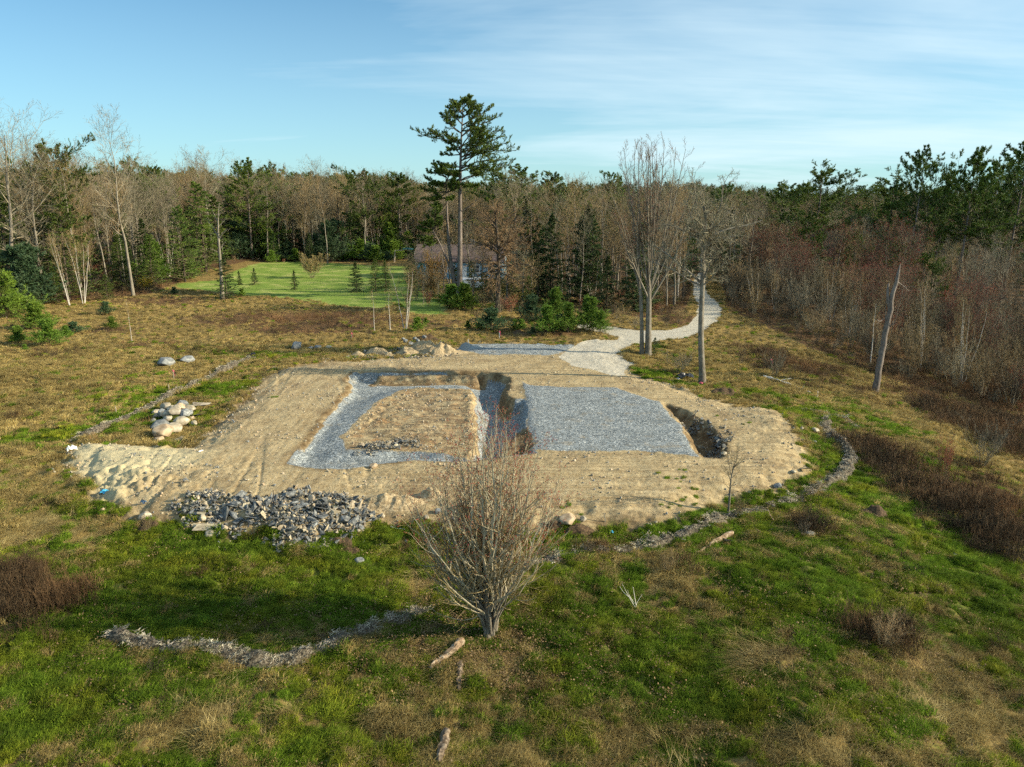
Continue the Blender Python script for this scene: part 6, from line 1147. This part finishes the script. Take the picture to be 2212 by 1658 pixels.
# ------------------------------------------------------------------ house, car, swing
def house():
    b = P(897, 604); k = mpx(b[1]); L = 13.5; Wd = 8.5; hw = 2.75; e = empty('house', (b[0], b[1] + 1, b[2]), R(-4)); tag(e, 'long single-storey pale blue house with brown roof, half hidden by trees', 'house')
    mb = MB(); mb.box((L / 2, Wd / 2, hw / 2 - .2), (L, Wd, hw + .4)); rh = 2.1
    for x in (0.0, L): mb.add([(x, 0, hw), (x, Wd, hw), (x, Wd / 2, hw + rh)], [[[0, 1, 2]]])
    obj('wall', mb.mesh('wall', [M['siding']]), e)
    rf = MB(); o_ = .45; th = .16
    for s in (0, 1):
        ya, yb = (-o_, Wd / 2) if s == 0 else (Wd + o_, Wd / 2); za = hw - rh * o_ / (Wd / 2); zb = hw + rh
        V = [(-o_, ya, za + .03), (L + o_, ya, za + .03), (L + o_, yb, zb + .03), (-o_, yb, zb + .03)]; V += [(a, c, d + th) for a, c, d in V]
        rf.add(V, [[[0, 1, 2, 3], [4, 7, 6, 5], [0, 4, 5, 1], [1, 5, 6, 2], [2, 6, 7, 3], [3, 7, 4, 0]]])
    rfo = obj('roof', rf.mesh('roof', [M['roof']]), e); ch = MB(); ch.box((L * .62, Wd / 2 + .3, hw + rh + .35), (.7, .7, 1.1)); ch.box((L * .62, Wd / 2 + .3, hw + rh + .93), (.82, .82, .1)); obj('chimney', ch.mesh('chimney', [M['slate']]), rfo)
    for sx, y0 in ((-o_ - .02, 1), (L + o_ + .02, 1)):
        t = MB()
        for ya, yb in ((-o_, Wd / 2), (Wd + o_, Wd / 2)):
            za = hw - rh * o_ / (Wd / 2); zb = hw + rh; t.add([(sx, ya, za - .16), (sx, yb, zb - .16), (sx, yb, zb + .2), (sx, ya, za + .2)], [[[0, 1, 2, 3]]])
        obj('roof_trim', t.mesh('roof_trim', [M['white_trim']]), e)
    t = MB(); t.box((-.03, -.03, hw / 2 - .1), (.16, .16, hw)); t.box((-.03, Wd + .03, hw / 2 - .1), (.16, .16, hw)); obj('corner_trim', t.mesh('corner_trim', [M['white_trim']]), e)
    for x in (2.2, 5.6, 9.4, 11.8):
        f = MB(); w, h, z = 1.1, 1.2, 1.55
        for c, d in (((x, -.03, z + h / 2 + .04), (w + .2, .08, .1)), ((x, -.03, z - h / 2 - .04), (w + .2, .10, .1)), ((x - w / 2 - .04, -.03, z), (.1, .08, h)), ((x + w / 2 + .04, -.03, z), (.1, .08, h)), ((x, -.035, z), (w, .04, .05))): f.box(c, d)
        fo = obj('window', f.mesh('window', [M['white_trim']]), e); g = MB(); g.box((x, -.012, z), (w, .03, h)); obj('pane', g.mesh('pane', [M['glass_dark']]), fo)
    f = MB(); f.box((7.5, -.04, 1.05), (.95, .08, 2.1)); dr = obj('door', f.mesh('door', [M['white_trim']]), e); g = MB(); g.box((7.85, -.11, 1.0), (.05, .06, .05)); obj('handle', g.mesh('handle', [M['rim']]), dr)
    f = MB(); w, h, z = 1.0, 1.1, 1.6; f.box((-.03, 4.2, z), (.08, w + .2, h + .2)); fo = obj('window', f.mesh('window', [M['white_trim']]), e); g = MB(); g.box((-.09, 4.2, z), (.05, w, h)); obj('pane', g.mesh('pane', [M['glass_dark']]), fo)
    # porch
    f = MB(); f.box((9.3, -1.5, .25), (5, 2.4, .2))
    for x in (6.9, 9.3, 11.7): f.box((x, -2.6, .75), (.1, .1, 1.0))
    f.box((9.3, -2.6, 1.25), (5, .12, .08)); obj('porch', f.mesh('porch', [M['white_trim']]), e)
house()
def car():
    p = P(1014, 627); e = empty('parked_car', (p[0], p[1], p[2]), R(8)); tag(e, 'white car parked on the grass between the forked pine and the rusty tree', 'car')
    prof = [(-2.2, .35), (-2.25, .75), (-2.1, .95), (-1.5, 1.0), (-.95, 1.42), (.45, 1.45), (1.15, 1.0), (2.0, .88), (2.2, .65), (2.2, .35)]; n_ = len(prof); V = []
    for s, ins in ((-.88, 0), (-.80, 1), (.80, 1), (.88, 0)):
        for x, z in prof: V.append((x, s * (.82 if z > 1.1 else 1), z if ins or z < 1.1 else z - .05))
    F = []
    for r_ in range(3):
        for i in range(n_ - 1): a = r_ * n_ + i; F.append([a, a + 1, a + n_ + 1, a + n_])
        F.append([r_ * n_ + n_ - 1, r_ * n_, (r_ + 1) * n_, (r_ + 1) * n_ + n_ - 1])
    mb = MB(); mb.add(V, [F]); 
    for r_ in (0, 3): mb.add([V[r_ * n_ + i] for i in range(n_)] + [(0, V[r_ * n_][1], .6)], [[[i, (i + 1) % n_, n_] for i in range(n_)]])
    obj('body', mb.mesh('body', [M['car_white']]), e)
    g = MB(); g.add([(-.85, -.735, 1.05), (.95, -.735, 1.05), (.42, -.70, 1.36), (-.72, -.70, 1.36)], [[[0, 1, 2, 3]]]); g.add([(-.85, .735, 1.05), (.95, .735, 1.05), (.42, .70, 1.36), (-.72, .70, 1.36)], [[[0, 1, 2, 3]]]); obj('side_window', g.mesh('side_window', [M['glass_dark']]), e)
    for x in (-1.4, 1.4):
        for s in (-1, 1):
            a = np.linspace(0, 2 * math.pi, 17)[:-1]; mb = MB(); V = [(x + .33 * math.cos(t), s * y_, .33 + .33 * math.sin(t)) for y_ in (.68, .92) for t in a]; mb.add(V, [[[i, (i + 1) % 16, 16 + (i + 1) % 16, 16 + i] for i in range(16)]]); w = obj('wheel', mb.mesh('wheel', [M['rubber']]), e)
            mb = MB(); V = [(x + .2 * math.cos(t), s * .925, .33 + .2 * math.sin(t)) for t in a] + [(x, s * .93, .33)]; mb.add(V, [[[i, (i + 1) % 16, 16] for i in range(16)]]); obj('rim', mb.mesh('rim', [M['rim']]), w)
car()
def swing():
    p = P(872, 567); e = empty('swing_set', tuple(p)); tag(e, 'wooden swing frame with green canopy at the far right of the lawn', 'swing set'); L = []
    for x in (-1.6, 1.6):
        for y in (-.8, .8): L.append(np.linspace((x * 1.1, y, 0), (x, 0, 2.3), 3))
    L.append(np.linspace((-1.7, 0, 2.3), (1.7, 0, 2.3), 3)); mb = MB(); V, F = tubes(np.stack(L), np.full((5, 3), .06), 5); mb.add(V, [F]); obj('frame', mb.mesh('frame', [M['stake']]), e)
    c = MB(); c.box((.9, 0, 2.55), (2.0, 1.6, .12)); c.box((.9, 0, 2.68), (1.4, .9, .14)); obj('canopy', c.mesh('canopy', [M['green_canopy']]), e)
    for x in (-.9, .1):
        s = MB(); s.box((x, 0, .5), (.5, .2, .05)); V, F = tubes(np.stack([np.linspace((x - .22, 0, .5), (x - .22, 0, 2.3), 3), np.linspace((x + .22, 0, .5), (x + .22, 0, 2.3), 3)]), np.full((2, 3), .015), 4); s.add(V, [F]); obj('seat', s.mesh('seat', [M['rubber']]), e)
swing()

def litter():
    r = np.random.default_rng(801); P_ = []
    for i in range(3):
        n_ = 14; a = r.uniform(0, 6.28, n_); c = np.stack([.16 * r.normal(0, 1, n_), .16 * r.normal(0, 1, n_), .02 + .05 * r.random(n_)], 1); u = np.stack([np.cos(a), np.sin(a), r.normal(0, .35, n_)], 1) * .020; v = np.stack([-np.sin(a), np.cos(a), r.normal(0, .35, n_)], 1) * .015
        P_.append(proto('leaf_litter', new_mesh('leaf_litter', np.stack([c - u, c - v, c + u, c + v], 1).reshape(-1, 3), np.arange(n_ * 4).reshape(-1, 4), [M['leaf']])))
    b = PZ((712, 1030), B2); n_ = 9000; y = np.sqrt(100 + r.random(n_) * (30 * 30 - 100)); x = y * np.tan(R(38)) * r.uniform(-1, 1, n_)
    x2 = b[0] + r.normal(-.6, 1.8, 1500); y2 = b[1] + r.normal(.2, 1.6, 1500); x = np.concatenate([x, x2]); y = np.concatenate([y, y2]); z = zones(x, y); k = (z['dirt'] < .4) & ((fbm(x, y, 1.4, 2, 88) > .1) | (np.arange(len(x)) >= n_)); x, y = x[k], y[k]; n_ = len(x)
    tag(scatter('fallen_leaves', P_, np.stack([x, y, Hfun(x, y)], 1), r.uniform(-.2, 6, (n_, 3)) * np.array([.05, .05, 1]), np.ones((n_, 3)) * r.uniform(.8, 1.6, (n_, 1)), r.integers(0, 3, n_), r.uniform(.5, 1.3, (n_, 1)) * np.ones((n_, 3))), 'dead brown leaves scattered over the nearest grass', 'fallen leaves', kind='stuff')
litter()
# ------------------------------------------------------------------ light
SUN_EL = R(23); SUN_AZ = np.array([math.cos(R(-6)), math.sin(R(-6))])      # direction towards the sun on the ground plane
sd_ = Vector((SUN_AZ[0] * math.cos(SUN_EL), SUN_AZ[1] * math.cos(SUN_EL), math.sin(SUN_EL)))
sl = bpy.data.lights.new('sun', 'SUN'); sl.energy = 5.0; sl.angle = R(.5); sl.color = (1, .88, .64)
so = bpy.data.objects.new('sun', sl); COL.objects.link(so); so.rotation_euler = (-sd_).to_track_quat('-Z', 'Y').to_euler()
W = bpy.data.worlds.new('World'); SC.world = W; W.use_nodes = True; nt = W.node_tree; nt.nodes.clear(); n = N(nt)
sky = n.new('ShaderNodeTexSky', sky_type='NISHITA'); sky.sun_disc = False; sky.sun_elevation = SUN_EL
sky.sun_rotation = math.atan2(SUN_AZ[0], SUN_AZ[1]); sky.altitude = 50; sky.air_density = 1.0; sky.dust_density = .3; sky.ozone_density = 2.0
tc = n.new('ShaderNodeTexCoord').outputs['Generated']; sx = n.new('ShaderNodeSeparateXYZ'); n.l.new(tc, sx.inputs[0])
den = n.math('ADD', n.math('MAXIMUM', sx.outputs[2], 0), .12)
cx_ = n.math('DIVIDE', sx.outputs[0], den); cy_ = n.math('DIVIDE', sx.outputs[1], den)
cb = n.new('ShaderNodeCombineXYZ'); n.put(cb.inputs[0], n.math('MULTIPLY', cx_, .55)); n.put(cb.inputs[1], cy_)
mp = n.new('ShaderNodeMapping'); n.l.new(cb.outputs[0], mp.inputs[0]); mp.inputs['Rotation'].default_value = (0, 0, R(14)); mp.inputs['Location'].default_value = (3.1, .4, 0)
f1 = n.noise(.55, 6, .55, mp.outputs[0], .6)
mp2 = n.new('ShaderNodeMapping'); n.l.new(cb.outputs[0], mp2.inputs[0]); mp2.inputs['Scale'].default_value = (.5, 3.2, 1); mp2.inputs['Rotation'].default_value = (0, 0, R(-12))
f2 = n.noise(1.3, 6, .6, mp2.outputs[0], .4)
side = n.mr(sx.outputs[0], -.45, .45, -.045, .14)
c = n.math('ADD', n.math('ADD', n.math('MULTIPLY', f1, .84), n.math('MULTIPLY', f2, .16)), side)
c = n.mr(c, .38, .76); c = n.math('MULTIPLY', c, .8, clamp=True)
hz = n.mr(sx.outputs[2], 0, .34, .48, 0); c = n.math('MAXIMUM', c, hz)
tinted = n.mix(1.0, sky.outputs[0], (.43, 1.08, 1.34), 'MULTIPLY')
col = n.mix(c, tinted, (7.9, 9.7, 10.4))
bg = n.new('ShaderNodeBackground'); n.l.new(col, bg.inputs[0]); bg.inputs[1].default_value = .056
ow = n.new('ShaderNodeOutputWorld'); n.l.new(bg.outputs[0], ow.inputs[0])
SC.view_settings.view_transform = 'Standard'; SC.view_settings.look = 'None'; SC.view_settings.exposure = .95; SC.view_settings.gamma = 1
SC.cycles.use_adaptive_sampling = True; SC.cycles.adaptive_threshold = .03; SC.cycles.max_bounces = 4; SC.cycles.diffuse_bounces = 2; SC.cycles.glossy_bounces = 1; SC.cycles.transmission_bounces = 2; SC.cycles.use_denoising = False
